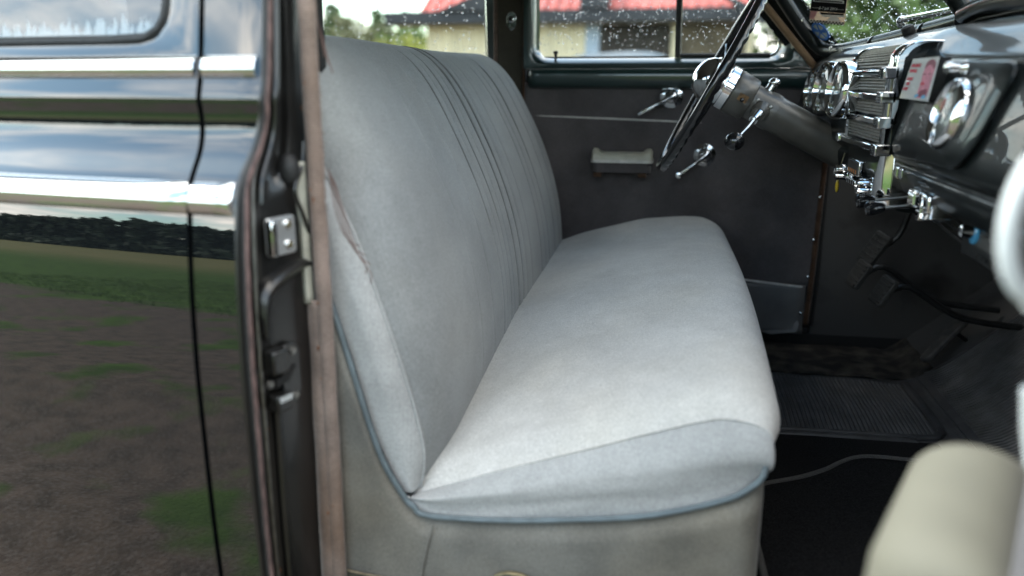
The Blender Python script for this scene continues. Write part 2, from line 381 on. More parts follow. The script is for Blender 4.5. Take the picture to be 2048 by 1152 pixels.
# ================================================================== ground and surroundings
def ground_mat():
    m = bpy.data.materials.new('yard_gravel_grass_field'); m.use_nodes = True
    n = m.node_tree; L = n.links; b = n.nodes['Principled BSDF']; b.inputs['Roughness'].default_value = .95; b.inputs['Specular IOR Level'].default_value = .1
    g = n.nodes.new('ShaderNodeNewGeometry'); sp = n.nodes.new('ShaderNodeSeparateXYZ'); L.new(g.outputs['Position'], sp.inputs[0])
    def noise(s, d=5, st=None):
        t = n.nodes.new('ShaderNodeTexNoise'); t.inputs['Scale'].default_value = s; t.inputs['Detail'].default_value = d
        L.new(g.outputs['Position'], t.inputs['Vector']); return t.outputs['Fac']
    def mr(s, a, b_, c, d):
        r = n.nodes.new('ShaderNodeMapRange'); r.inputs[1].default_value = a; r.inputs[2].default_value = b_; r.inputs[3].default_value = c; r.inputs[4].default_value = d
        L.new(s, r.inputs[0]); return r.outputs[0]
    def mix(f, c1, c2):
        x = n.nodes.new('ShaderNodeMix'); x.data_type = 'RGBA'
        L.new(f, x.inputs[0])
        for c, i in ((c1, 6), (c2, 7)):
            if isinstance(c, tuple): x.inputs[i].default_value = (*c, 1)
            else: L.new(c, x.inputs[i])
        return x.outputs[2]
    def add(a, b_):
        x = n.nodes.new('ShaderNodeMath'); L.new(a, x.inputs[0]); L.new(b_, x.inputs[1]); return x.outputs[0]
    gravel = mix(mr(noise(9, 8), .35, .65, 0, 1), (.100, .075, .058), (.056, .044, .035))
    gravel = mix(mr(noise(70, 3), .45, .75, 0, .6), gravel, (.15, .13, .115))
    grass = mix(mr(noise(3.5, 6), .35, .65, 0, 1), (.065, .115, .022), (.032, .062, .012))
    straw = mix(mr(noise(.5, 6), .35, .65, 0, 1), (.165, .15, .065), (.11, .11, .044))
    patch = mr(noise(1.7, 6), .53, .63, 0, .9)
    c = mix(patch, gravel, grass)
    wob = mr(noise(.8, 5), 0, 1, -1.2, 1.2)
    yy = add(sp.outputs[1], wob)
    c = mix(mr(yy, -2.9, -3.5, 0, 1), c, grass)
    c = mix(mr(yy, -11, -22, 0, 1), c, straw)
    L.new(c, b.inputs['Base Color'])
    bp = n.nodes.new('ShaderNodeBump'); bp.inputs['Strength'].default_value = .6; bp.inputs['Distance'].default_value = .02
    L.new(noise(60, 4), bp.inputs['Height']); L.new(bp.outputs[0], b.inputs['Normal'])
    return m
gb = MB()
gx = [-900, -300, -100, -40] + [x * 1.0 for x in range(-20, 21)] + [40, 100, 300, 900]
gb.grid([[(x, y, .03 * nz(x, y, 0, .35) if abs(x) < 30 and abs(y) < 30 else 0) for y in gx] for x in gx])
struct(gb.build('ground', ground_mat()))

# grass tufts on the yard and verge (seen mirrored in the car's side)
gm = MB()
for _ in range(2600):
    bx, by = rng.uniform(-10, 4), rng.uniform(-9, -3.1)
    for k in range(7):
        a_ = rng.uniform(0, 6.28); h = rng.uniform(.03, .11) if by < -2.9 else rng.uniform(.012, .035); x, y = bx + rng.normal(0, .06), by + rng.normal(0, .06)
        dx_, dy_ = math.cos(a_), math.sin(a_); wd = .006
        gm.add([(x - dy_ * wd, y + dx_ * wd, -.01), (x + dy_ * wd, y - dx_ * wd, -.01), (x + dx_ * h * .5, y + dy_ * h * .5, h)], [(0, 1, 2)])
g = gm.build('grass', mat('grass_blades', (.075, .125, .025), .7, var=.4, vscale=2), weld=False, smooth=False)
g['kind'] = 'stuff'; g['label'] = 'tufts of green grass on the gravel yard beside the car'

# far wood across the field
def leaf_quads(mb, P, size, N=None):
    n = len(P); d = rng.normal(size=(n, 3)); d /= np.linalg.norm(d, axis=1)[:, None]
    e_ = rng.normal(size=(n, 3)); e_ -= (e_ * d).sum(1)[:, None] * d; e_ /= np.linalg.norm(e_, axis=1)[:, None]
    s_ = (size * rng.uniform(.5, 1.3, n))[:, None]
    a_ = P + d * s_; b_ = P + e_ * s_ * .55; c_ = P - d * s_; d_ = P - e_ * s_ * .55
    o = len(mb.v); mb.v += np.stack([a_, b_, c_, d_], 1).reshape(-1, 3).tolist()
    mb.f += [(o + 4 * i, o + 4 * i + 1, o + 4 * i + 2, o + 4 * i + 3) for i in range(n)]
fm = MB()
for i in range(420):
    x = -200 + i * .9; h = 9.5 + 3.5 * nz(x, 3, 0, .05) + 1.8 * rng.random() + (2 if x < -20 else 0); y0 = -95 + rng.uniform(-6, 6)
    t = rng.random(170)**1.15; rad = (1 - t * .7) * 2.2
    an = rng.uniform(0, 6.28, 170)
    leaf_quads(fm, np.stack([x + np.cos(an) * rad, y0 + np.sin(an) * rad, .3 + t * h], 1), 1.25)
hx = np.stack([rng.uniform(-205, 180, 5000), -90 + rng.uniform(-4, 4, 5000), rng.uniform(0, 3.5, 5000)], 1); leaf_quads(fm, hx, 1.2)
fw_ = fm.build('far_wood', 'dark_wood', weld=False, smooth=False)
fw_['kind'] = 'stuff'; fw_['label'] = 'dark wood at the far side of the straw coloured field'

# trees
def tree(name, label, loc, h, r, n, leafmat, conif=False, leaf=.11, group=None, cb=.15):
    x0, y0, z0 = loc
    t = thing(name, label, 'bush' if 'bush' in name else 'tree', loc, group)
    tb = MB(); hh = h * (.96 if conif else .72)
    tb.tube([(x0, y0, -.05), (x0 + .02 * h, y0, hh * .35), (x0 - .015 * h, y0 + .01 * h, hh * .7), (x0, y0, hh)], [h * .028, h * .02, h * .012, h * .003], 8)
    C_ = []
    if conif:
        for k in range(26):
            f = cb + (1 - cb) * k / 26; a_ = k * 2.4; L_ = r * (1 - f) * 1.05 + .12
            e_ = Vector((x0 + math.cos(a_) * L_, y0 + math.sin(a_) * L_, f * h - .12 * L_))
            tb.tube([(x0, y0, f * h), e_], [.012 * h * (1 - f) + .008, .006], 5)
            for q in (.35, .6, .8, 1): C_.append((Vector((x0, y0, f * h)).lerp(e_, q), .13 * r + .1 * r * (1 - f)))
    else:
        for k in range(34):
            a_ = k * 2.4 + rng.uniform(-.4, .4); f = cb + (1 - cb) * rng.random()**.8
            L_ = r * math.sqrt(max(.08, 1 - ((f - .5) / .56)**2)) * rng.uniform(.55, 1.05)
            e_ = Vector((x0 + math.cos(a_) * L_, y0 + math.sin(a_) * L_, f * h))
            s_ = Vector((x0, y0, h * (.12 + .5 * f * .8)))
            tb.tube([s_, s_.lerp(e_, .5) + Vector((0, 0, .03 * h)), e_], [h * .011, h * .006, h * .002], 5)
            C_.append((e_, r * rng.uniform(.16, .30))); C_.append((s_.lerp(e_, .65), r * .2))
    tb.build('trunk', 'bark', t)
    m_ = max(1, n // len(C_)); P = []
    for c_, s_ in C_:
        q = rng.normal(size=(m_, 3)) * s_ * (.6, .6, .5); P.append(q + np.array(c_))
    P = np.concatenate(P); P[:, 2] = np.maximum(P[:, 2], .05)
    lm = MB(); leaf_quads(lm, P, leaf); lm.build('crown', leafmat, t, weld=False, smooth=False)
    return t
for i, (x, y, h, r, mt, lab) in enumerate((
        (-17.6, 42, 4.9, 1.7, 'conifer', 'pointed dark green conifer, widest of the row beyond the rear side window'),
        (-15.5, 43, 4.7, 1.25, 'conifer', 'slim conifer with a narrow tip beyond the rear side window'),
        (-13.2, 41, 4.4, 1.3, 'conifer', 'conifer close to the dark eave of the cream building'),
        (-19.6, 44, 3.9, 1.7, 'conifer', 'short broad conifer beside the widest one of the row'),
        (-21.5, 45, 4.4, 2.0, 'conifer', 'conifer at the open end of the row beyond the rear side window'))):
    tree('conifer_tree', lab, (x, y, 0), h, r, 5200, mt, True, .12, 'conifers beyond the rear side window')
tree('leafy_tree', 'brownish green round tree standing between the conifers', (-15.2, 38, 0), 3.9, 1.9, 5000, 'olive_leaf', False, .11, cb=.05)
tree('leafy_tree', 'small fresh green tree beside the building gable', (-11.7, 36, 0), 3.3, 1.6, 4500, 'leaf', False, .11, cb=.05)
tree('leafy_bush', 'yellow green bush at the building corner', (-8.3, 25, 0), 2.35, 1.15, 4200, 'lime_leaf', False, .08, cb=.03)
tree('leafy_tree', 'low olive tree filling the gap between conifers and building', (-13.3, 37, 0), 3.4, 1.8, 5000, 'olive_leaf', False, .11, cb=.04)
tree('leafy_tree', 'pale green tree low in front of the widest conifer', (-16.5, 36, 0), 2.7, 1.9, 5000, 'leaf', False, .11, cb=.04)
tree('leafy_bush', 'rounded green bush past the building end, beyond the vent window', (2.55, 17.2, 0), 2.7, 1.15, 4200, 'leaf', False, .09, cb=.03)
tree('leafy_bush', 'low yellow green bush in front of the conifers', (-11.0, 27, 0), 1.9, 1.5, 3600, 'lime_leaf', False, .08, cb=.03)
for i, (x, y, h, r, lab) in enumerate((
        (4.3, 17, 4.6, 2.0, 'green tree beside the building, beyond the vent window'),
        (5.9, 21, 5.2, 2.4, 'mid green tree between the building and the tall tree'),
        (8.6, 24, 6.5, 3.0, 'tall green tree beyond the hanging flyer'),
        (12.5, 25, 7.0, 3.2, 'dense green tree beyond the middle of the windshield'),
        (16.5, 24, 7.2, 3.3, 'broad green tree beyond the windshield divider'),
        (10.6, 32, 8.2, 3.6, 'tallest green tree, at the back of the row beyond the windshield'),
        (20.5, 26, 7.6, 3.4, 'green tree at the bonnet end of the row beyond the windshield'))):
    tree('leafy_tree', lab, (x, y, 0), h, r, 7000, 'leaf', False, .16, 'trees beyond the windshield', cb=.06)

# building: cream boarded wall under a dark eave and a red sheet roof
YB = 15.0
B = thing('building', 'cream boarded low building with dark eaves and red roof', 'building', (-1, YB + 2, 0))
MB().box((-4.40, YB + .06, 0), (1.42, YB + 5, 2.2)).build('wall', 'cream_wall', B, smooth=False)
bd = None
for x in np.arange(-4.46, -1.52, .145):
    if bd is None: bd = MB().box((x, YB, .05), (x + .135, YB + .055, 2.12)).build('board', 'cream_wall', B, smooth=False, bevel=.006, seg=1); bw = W[bd.name].copy(); bx0 = x
    else:
        o = bd.copy(); COL.objects.link(o); o.location = bw + Vector((x - bx0, rng.uniform(-.008, .008), 0)); o.parent = B; o.matrix_parent_inverse = Matrix.Translation(-W[B.name])
MB().box((-1.50, YB - .02, .1), (-1.24, YB + .05, 2.1)).build('door_panel', 'pale_blue', B, smooth=False, bevel=.01)
op = MB().box((-1.22, YB - .03, .05), (.0, YB + .05, 2.1)).build('shed_gate', 'dark_open', B, smooth=False, bevel=.01)
for k in range(8): MB().box((-1.21 + k * .152, YB - .055, .07), (-1.21 + k * .152 + .143, YB - .032, 2.08)).build('gate_board', 'dark_open', op, smooth=False)
MB().box((.02, YB - .03, .05), (.16, YB + .05, 2.1)).build('door_post', 'cream_wall', B, smooth=False, bevel=.01)
MB().box((.18, YB - .03, .05), (1.3, YB + .05, 2.1)).build('shed_gate', mat('brown_gate_boards', (.11, .085, .05), .8, var=.3, vscale=3), B, smooth=False, bevel=.01)
# eave, fascia and roof
MB().box((-5.12, YB - .45, 2.12), (1.75, YB - .30, 2.33)).build('eave', 'eave', B, smooth=False, bevel=.01)
MB().box((-5.05, YB - .32, 2.10), (1.7, YB + .1, 2.13)).build('soffit', mat('soffit_boards', (.30, .25, .17), .8, var=.2), B, smooth=False)
rf = MB().prism([(-4.45, YB - .42, 2.34), (1.72, YB - .42, 2.34), (1.72, YB + 2.6, 3.9), (-4.45, YB + 2.6, 3.9)], (0, .02, -.05)).build('roof', 'roof_red', B, smooth=False)
for k in range(31):
    x = -4.4 + k * .2
    MB().prism([(x, YB - .44, 2.35), (x + .03, YB - .44, 2.35), (x + .03, YB + 2.6, 3.92), (x, YB + 2.6, 3.92)], (0, -.012, .03)).build('roof_rib', 'roof_red', rf, smooth=False)
MB().prism([(-4.1, YB - .52, 2.33), (-3.2, YB - .52, 2.33), (-1.9, YB - .52, 2.95), (-2.15, YB - .52, 3.05)], (0, .1, 0)).build('gable_board', 'eave', B, smooth=False)
MB().prism([(.75, YB - .52, 2.62), (.45, YB - .52, 2.72), (1.5, YB - .52, 2.05), (1.75, YB - .52, 2.1)], (0, .1, 0)).build('gable_board', 'eave', B, smooth=False)
MB().box((-1.56, YB - .50, 2.335), (-1.06, YB + .2, 2.9)).build('dormer', 'eave', B, smooth=False, bevel=.02)

# parked car in front of the building
K = thing('parked_car', 'blue grey car parked in front of the dark gate of the building', 'car', (-.6, YB - 2.4, 0))
def kar(x, y, z): return (-.6 + x, YB - 2.4 + y, z)
side = [(-2, .35), (-2.05, .7), (-1.95, .92), (-1.35, .98), (-.85, 1.42), (-.4, 1.52), (.5, 1.5), (1.15, 1.0), (1.9, .86), (2.1, .65), (2.05, .33)]
kside = [Vector((p.x, p.y)) for p in path([(a_, b_, 0) for a_, b_ in side], 44)]
mb = MB(); mb.grid([[kar(p.x, yy * (1 - .22 * max(0, p.y - .9)), p.y) for p in kside] for yy in (-.84, -.8, 0, .8, .84)])
for yy in (-.84, .84):
    ps = [kar(p.x, yy * (1 - .22 * max(0, p.y - .9)), p.y) for p in kside]
    mb.add(ps, [tuple(range(44))])
mb.build('body', 'silver_car', K)
for yy in (-1, 1):
    MB().prism([kar(-1.1, yy * .80, 1.02), kar(-.1, yy * .81, 1.02), kar(-.1, yy * .745, 1.42), kar(-.72, yy * .745, 1.40)], (0, yy * .012, 0)).build('side_window', 'black', K)
    MB().prism([kar(-.02, yy * .81, 1.02), kar(.98, yy * .81, 1.02), kar(.5, yy * .745, 1.42), kar(-.02, yy * .745, 1.42)], (0, yy * .012, 0)).build('side_window', 'black', K)
    for x in (-1.3, 1.3):
        wl = MB().lathe(kar(x, yy * .70, .31), (0, yy, 0), [(0, .2), (.01, .29), (.04, .31), (.14, .31), (.17, .29), (.175, .2)], 28).build('wheel', 'tyre', K)
        MB().lathe(kar(x, yy * .70, .31), (0, yy, 0), [(.165, .19), (.18, .18), (.17, .05), (.185, .03)], 24).build('rim', 'steel', wl)

# ================================================================== the car
CAR = thing('car', 'dark vintage sedan with its front door open onto a grey bench seat', 'car', (-.4, 1.69, 0))
YC = 1.69
BODY = [(.25, .872), (.35, .861), (.5, .853), (.65, .848), (.8, .8475), (.9, .852), (.97, .8590), (1.02, .8668), (1.04, .871), (1.06, .878), (1.075, .8895), (1.09, .9010), (1.105, .9085), (1.12, .9125), (1.135, .9130), (1.15, .9105), (1.156, .9098), (1.162, .912), (1.18, .9185), (1.22, .9275), (1.3, .944), (1.45, .982), (1.6, 1.03), (1.7, 1.10)]
def prof(z): return interp(z, BODY)
def taper(x):
    d = max(0, -.50 - x); return .10 * d + .05 * d * d
def body(x, z, off=0): return Vector((x, prof(z) + taper(x) + off, z))
def fbody(x, z, off=0): p = body(x, z, off); return Vector((p.x, 2 * YC - p.y, p.z))

ZL = [.27 + .02 * k for k in range(38)]
ZL = sorted(set([round(z, 4) for z in ZL if z < 1.03] + [1.03 + .0065 * k for k in range(28)]))
# --- near rear door
RD = MB()
XG = -.566                                         # shut line between rear door and pillar
xs = list(np.linspace(-1.62, XG - .004, 60))
RD.grid([[body(x, z) for z in ZL if z <= 1.206] for x in xs])
top0 = [z for z in ZL if z <= 1.206][-1]
win = rounded([(-1.5, 1.226), (-.622, 1.226), (-.640, 1.56), (-1.45, 1.56)], [.06, .055, .08, .08], 10)
outer = [(-1.62, top0), (XG - .004, top0), (XG - .004, 1.62), (-1.62, 1.62)]
ri = ring([outer, [p.lerp(Vector((-1.05, 1.4)), -.04) for p in win], [p.lerp(Vector((-1.05, 1.4)), -.018) for p in win], win], (-1.05, 1.4), 220)
rows = [[body(p.x, p.y, 0) for p in ri[0]], [body(p.x, p.y, 0) for p in ri[1]], [body(p.x, p.y, .004) for p in ri[2]], [body(p.x, p.y, .016) for p in ri[3]]]
RD.grid(rows, cv=True)
edge = [body(XG - .004, z) for z in ZL if z <= 1.206] + [body(XG - .004, z) for z in np.linspace(1.22, 1.62, 14)]
RD.grid([edge, [p + Vector((.0015, .004, 0)) for p in edge], [p + Vector((.001, .03, 0)) for p in edge]])
rear_door = RD.build('rear_door', 'paint', CAR, sharp=50, label='glossy dark rear door mirroring sky and field')
gp = [body(p.x, p.y, .013) for p in ring([win], (-1.05, 1.4), 160)[0]]
MB().tube(gp, .0075, 8, closed=True).build('window_gasket', 'rubber', rear_door)
gi = [p.lerp(Vector((-1.05, 1.4)), .015) for p in ring([win], (-1.05, 1.4), 160)[0]]
rin = [[body(p.x * (1 - f) + -1.05 * f, p.y * (1 - f) + 1.4 * f, .017) for p in gi] for f in (0, .25, .5, .75, .98)]
def frosted():
    """window glass with dried wash water, thick along the sill and running out upwards in tongues"""
    m = glass_mat('streaked_glass', tint=(.5, .55, .57), ior=2.3); n = m.node_tree; L = n.links
    o = [q for q in n.nodes if q.type == 'OUTPUT_MATERIAL'][0]; last = o.inputs[0].links[0].from_socket
    g_ = n.nodes.new('ShaderNodeNewGeometry'); sp = n.nodes.new('ShaderNodeSeparateXYZ'); L.new(g_.outputs['Position'], sp.inputs[0])
    t = n.nodes.new('ShaderNodeTexNoise'); t.inputs['Scale'].default_value = 1; t.inputs['Detail'].default_value = 5
    vm = n.nodes.new('ShaderNodeVectorMath'); vm.operation = 'MULTIPLY'; vm.inputs[1].default_value = (150, 0, 22); L.new(g_.outputs['Position'], vm.inputs[0]); L.new(vm.outputs[0], t.inputs['Vector'])
    mr = n.nodes.new('ShaderNodeMapRange'); mr.inputs[1].default_value = 1.228; mr.inputs[2].default_value = 1.266; mr.inputs[3].default_value = .25; mr.inputs[4].default_value = -.22; L.new(sp.outputs[2], mr.inputs[0])
    ad = n.nodes.new('ShaderNodeMath'); L.new(t.outputs['Fac'], ad.inputs[0]); L.new(mr.outputs[0], ad.inputs[1])
    r2 = n.nodes.new('ShaderNodeMapRange'); r2.inputs[1].default_value = .5; r2.inputs[2].default_value = .6; r2.inputs[3].default_value = 0; r2.inputs[4].default_value = .5; L.new(ad.outputs[0], r2.inputs[0])
    df = n.nodes.new('ShaderNodeBsdfDiffuse'); df.inputs[0].default_value = (.55, .62, .66, 1)
    mx_ = n.nodes.new('ShaderNodeMixShader'); L.new(r2.outputs[0], mx_.inputs[0]); L.new(last, mx_.inputs[1]); L.new(df.outputs[0], mx_.inputs[2]); L.new(mx_.outputs[0], o.inputs[0])
    return m
MB().grid(rin, cv=True).build('window_pane', frosted(), rear_door, label='rear door pane reflecting blue sky with dried streaks')
def moulding(x0, x1, z0, z1, bulge, lip=0, tip=False):
    mb = MB(); P = []
    N = 40
    for x in np.linspace(x0, x1, N):
        k = 1.0
        if tip: k = min(1, math.sqrt(max(.02, (x1 - x) / .02))) if x1 - x < .02 else 1
        row = []
        for i in range(15):
            t = i / 14; z = lerp(z0, z1, t); b_ = math.sin(math.pi * t)**.62 * bulge * k
            row.append(body(x, z, -b_ - .0006))
        P.append(row)
    mb.grid(P); mb.add(P[0], [tuple(range(15))]); mb.add(P[-1], [tuple(range(15))])
    return mb
moulding(-1.6, XG - .006, 1.1795, 1.2065, .009, 1).build('belt_moulding', 'chrome', rear_door, sharp=60)
moulding(-1.6, XG - .004, 1.0185, 1.0575, .014, 1, True).build('side_moulding', 'chrome', rear_door, sharp=60)

# --- near centre pillar: outer strip, weatherstrip, jamb, striker, keeper, wind lace
XE = -.503                                         # outer strip ends here and turns into the jamb
def xe(z): return XE + .020 * smooth((z - 1.05) / .12)
ZA = ZL + [1.24 + .03 * k for k in range(13)]; ZA = [z for z in ZA if z <= 1.62]
PB = MB()
PB.grid([[body(lerp(XG + .004, xe(z), t), z) for z in ZA] for t in np.linspace(0, 1, 8)])
PB.grid([[body(XG + .004, z) + Vector((-.001, d, 0)) for z in ZA] for d in (0, .004, .03)])
pillar = PB.build('center_pillar', 'paint', CAR, sharp=50, label='glossy outer strip of the centre pillar with open jamb')
moulding(XG + .005, XE + .016, 1.1795, 1.2065, .009, 1).build('belt_moulding', 'chrome', pillar, sharp=60)
moulding(XG + .005, XE - .002, 1.0185, 1.0575, .014, 1, True).build('side_moulding', 'chrome', pillar, sharp=60)
def jamb(z, s, d=0):
    """s 0..1 from the outer strip edge in to the wind lace"""
    a_ = body(xe(z), z) ; b_ = Vector((-.456 - .010 * smooth((.9 - z) / .5), .985, z))
    p = a_.lerp(b_, s); n_ = Vector((.80, -.60, 0)); return p + n_ * d
JP = [(0, 0), (.02, .004), (.10, .005), (.13, -.012), (.26, -.014), (.29, .003), (.36, .004), (.40, -.016), (.60, -.018), (.66, -.008), (.9, -.006), (1.0, -.006)]
def jd(z, s):
    # the deep channel runs down the upper half only; lower down the jamb plate is flat
    d = interp(s, JP); low = smooth((1.08 - z) / .05); flat = interp(s, [(0, 0), (.02, .004), (.10, .005), (.13, -.012), (.26, -.014), (.32, -.010), (.5, -.007), (1, -.006)])
    return lerp(d, flat, low)
JB = MB(); SS = [0, .02, .06, .10, .13, .2, .26, .29, .325, .36, .40, .5, .60, .66, .78, .9, 1.0]
JB.grid([[jamb(z, s, jd(z, s)) for z in ZA] for s in SS])
JB.build('jamb', 'jamb', pillar, sharp=45)
wsp = [jamb(z, .09, .004) for z in ZA]
MB().tube(wsp, .0052, 8).build('weatherstrip', 'rubber', pillar)
MB().tube([p + Vector((.0035, -.0002, 0)) for p in wsp], .0038, 8).build('weatherstrip_edge', 'rubber_fleck', pillar)
MB().tube([jamb(z, .30, .006) for z in ZA if z > 1.02], .0045, 8).build('drip_bead', 'jamb', pillar)
MB().tube([jamb(z, .245, -.006) for z in ZA], .0028, 8).build('seal_bead', 'steel', pillar)
# bump where the upper channel ends
MB().ball(jamb(1.065, .72, -.006), (.014, .014, .022), 10, 14).build('rubber_bumper', 'rubber', pillar)
# sheet edge curve (dark) + plastic strip
MB().tube(path([jamb(1.10, .90, .0), jamb(1.07, .86, .002), jamb(1.04, .74, .004), jamb(1.005, .84, .004), jamb(.97, .93, .002)], 24), .0028, 8).build('jamb_edge', 'jamb', pillar)
mb = MB(); P = []
for z in np.linspace(.885, 1.075, 20):
    wd = .010 + .012 * math.exp(-((z - 1.035) / .022)**2)
    P.append([jamb(z, .985 - .004 * 0, 0) + Vector((-wd * .9 - .008, -wd * .3 - .010, 0)), jamb(z, .985, .006) + Vector((-.4 * wd - .008, -.014, 0)), jamb(z, .985, .004) + Vector((-.004, -.010, 0))])
mb.grid(P).build('cream_strip', 'cream_strip', pillar, solid=.003, label='yellowed cream rubber strip beside the wind lace')
# chrome striker plate with two screws
def jl(px, py, s, d=0):                             # point on the jamb at a measured height
    z = AY(px, py, .94).z; return jamb(z, s, d)
jn = Vector((.80, -.60, 0)); jt = (jamb(.98, 1) - jamb(.98, 0)).normalized(); jz = Vector((0, 0, 1))
jn = jt.cross(jz).normalized(); jn = jn if jn.y < 0 else -jn
sc = jamb(.987, .50, .006)
def plate(c, w_, h_, th, rad):
    pl = rounded([(-w_, -h_), (w_, -h_), (w_, h_), (-w_, h_)], rad, 5)
    return [c + jt * p.x + jz * p.y for p in pl], jn * th
pp, dd = plate(sc, .023, .0245, .006, .006)
st = MB().prism(pp, dd).build('striker_plate', mat('polished_plate', (.80, .80, .79), .32, metal=.85), pillar, bevel=.0015, label='chrome striker plate with two screws')
MB().obox(sc - jt * .0195 + jn * .009, jt * .0045, jz * .0225, jn * .006).build('striker_rib', 'chrome', pillar, bevel=.002)
for dz_ in (-.0125, .0135):
    MB().lathe(sc + jt * .010 + jz * dz_ + jn * .0055, jn, [(0, .0066), (.003, .0062), (.004, .005), (.003, .0045)], 18).build('screw', 'worn_chrome', pillar)
    MB().lathe(sc + jt * .010 + jz * dz_ + jn * .0095, jn, [(0, .004), (.0006, .0035)], 12).build('screw_slot', 'brass', pillar)
# pressed hood shape below the striker
hb = MB(); P = []
pts = [(.30, .86), (.30, .89), (.34, .915), (.50, .931), (.80, .944), (.92, .94)]
for i, p in enumerate(path([(s, z, 0) for s, z in pts], 22)):
    P.append([jamb(p.y - .014, p.x + .05, -.006), jamb(p.y - .006, p.x + .02, .004), jamb(p.y, p.x, .008), jamb(p.y + .005, p.x - .04, .002), jamb(p.y + .008, p.x - .06, -.010)])
hb.grid(P).build('pressed_lip', 'jamb', pillar)
def lace_c(z):
    x = interp(z, [(.35, -.4455), (.46, -.4460), (.7, -.4440), (1.02, -.4430), (1.28, -.4420), (1.62, -.43)])
    return Vector((x + .0012 * nz(0, 0, z, 14), .972 + .0015 * nz(3, 0, z, 9), z))
# chipped paint and rust specks on the jamb
M['rust'] = mat('rust_speck', (.16, .062, .025), .9, var=.4, vscale=300)
for _ in range(26):
    z = rng.uniform(.45, 1.25); s_ = rng.choice([.12, .25, .30, .93, .97]) + rng.uniform(-.01, .01); p = jamb(z, s_, jd(z, s_) + .0006)
    MB().ball(p, (rng.uniform(.0008, .0022), .0010, rng.uniform(.001, .004)), 4, 6).build('rust_speck', 'rust', pillar)
for _ in range(14):
    z = rng.uniform(.45, 1.25); c_ = lace_c(z)
    MB().ball(c_ + Vector((rng.uniform(-.008, .004), -.0095, 0)), (rng.uniform(.001, .003), .0012, rng.uniform(.001, .004)), 4, 6).build('rust_speck', 'rust', pillar)
# latch keeper
kc = jamb(.80, .50, -.002)
pl = rounded([(-.006, -.043), (.012, -.045), (.024, -.03), (.024, .035), (.012, .043), (-.006, .040)], .01, 5)
lk = MB().prism([kc + jt * p.x + jz * p.y for p in pl], jn * .006).build('latch_keeper', 'jamb', pillar, bevel=.001, label='black latch keeper with hooked slot')
MB().obox(kc + jt * -.018 + jz * .026 + jn * .008, jt * .013, jz * .016, jn * .010).build('keeper_block', 'jamb', pillar, bevel=.003)
MB().obox(kc + jt * -.016 + jz * -.031 + jn * .008, jt * .013, jz * .012, jn * .010).build('keeper_block', 'jamb', pillar, bevel=.003)
MB().obox(kc + jt * -.016 + jz * -.024 + jn * .0185, jt * .011, jz * .004, jn * .001).build('wear_mark', 'worn_chrome', pillar)
MB().prism([kc + jt * p[0] + jz * p[1] + jn * .0062 for p in ((-.02, -.012), (.002, -.008), (.017, .010), (.012, .013), (.0, .004), (-.02, .0))], jn * .0008).build('keeper_slot', 'black', pillar)
for q in ((.012, .031), (.012, -.032), (-.03, -.003)):
    MB().lathe(kc + jt * q[0] + jz * q[1] + jn * .006, jn, [(0, .0055), (.0025, .005), (.003, .003)], 14).build('screw', 'steel', pillar)
# vertical ledge lower down
MB().tube([jamb(z, .40, -.004) for z in np.linspace(.35, .76, 24)], .006, 8).build('jamb_rib', 'jamb', pillar)
# wind lace: cloth roll with its sewn flange
lz = list(np.linspace(.33, 1.62, 130))
MB().tube([lace_c(z) for z in lz], [.0108 + .0008 * nz(7, 0, z, 25) for z in lz], 14).build('wind_lace', 'lace', pillar, label='frayed pinkish cloth wind lace along the jamb')
fl = MB(); fl.grid([[lace_c(z) + Vector((-.006 - .016 * t - (.008 * t if z < .9 else 0), -.008 + .010 * t, 0)) for z in lz if z < .895] for t in (0, .5, 1)])
fl.build('lace_flange', 'lace', pillar, solid=.0015)
fz = MB()
for _ in range(420):
    z = rng.uniform(.98, 1.3); c_ = lace_c(z); a_ = rng.uniform(-.6, 1.4)
    p0 = c_ + Vector((math.cos(a_) * .0105, -math.sin(a_) * .0105, 0)); L_ = rng.uniform(.002, .005)
    d_ = Vector((math.cos(a_), -math.sin(a_) * .6, rng.uniform(-.5, .3))) * L_
    fz.add([p0 + Vector((0, 0, .0004)), p0 - Vector((0, 0, .0004)), p0 + d_], [(0, 1, 2)])
o = fz.build('lace_fuzz', 'lace', pillar, weld=False, smooth=False); o['kind'] = 'stuff'
for k in range(5):                                  # loose threads hanging over the seat side
    s0 = Vector((-.432 + .002 * k, .985, 1.065 - .004 * k)); tp = [s0, s0 + Vector((.004 + .002 * k, .004, -.05)), s0 + Vector((.012 + .003 * k, .008, -.085 - .003 * k)), s0 + Vector((.024 + .004 * k, .010, -.100 - .006 * k)), s0 + Vector((.034 + .005 * (k % 3), .012, -.104 - .009 * k))]
    MB().tube(path(tp, 14), .0007, 5).build('loose_thread', 'thread', pillar)
for k in range(3):
    s0 = Vector((-.437 + .003 * k, .99, 1.25 - .01 * k)); MB().tube(path([s0, s0 + Vector((.004, 0, -.02)), s0 + Vector((.007 + .002 * k, 0, -.045))], 8), .0007, 5).build('loose_thread', 'thread', pillar)
# dark assist strap behind the lace
MB().box((-.452, 1.03, 1.16), (-.440, 1.05, 1.6), lambda x, y, z: (x - .035 + .01 * (z - 1.2), y + .05, z)).build('assist_strap', 'black', pillar, bevel=.002)

# --- sill, floor pan, underbody
sl = MB()
sl.grid([[(x, y, z) for x in (-1.62, -.5, .5, .62)] for y, z in ((.89, .27), (.885, .33), (.895, .385), (.91, .395), (.975, .395), (.985, .41))]).build('door_sill', 'paint', CAR, sharp=40)
FL = .42
mb = MB(); mb.box((-1.9, .985, FL - .03), (.66, 2.40, FL - .004)); mb.build('floor_pan', 'carpet', CAR, smooth=False)
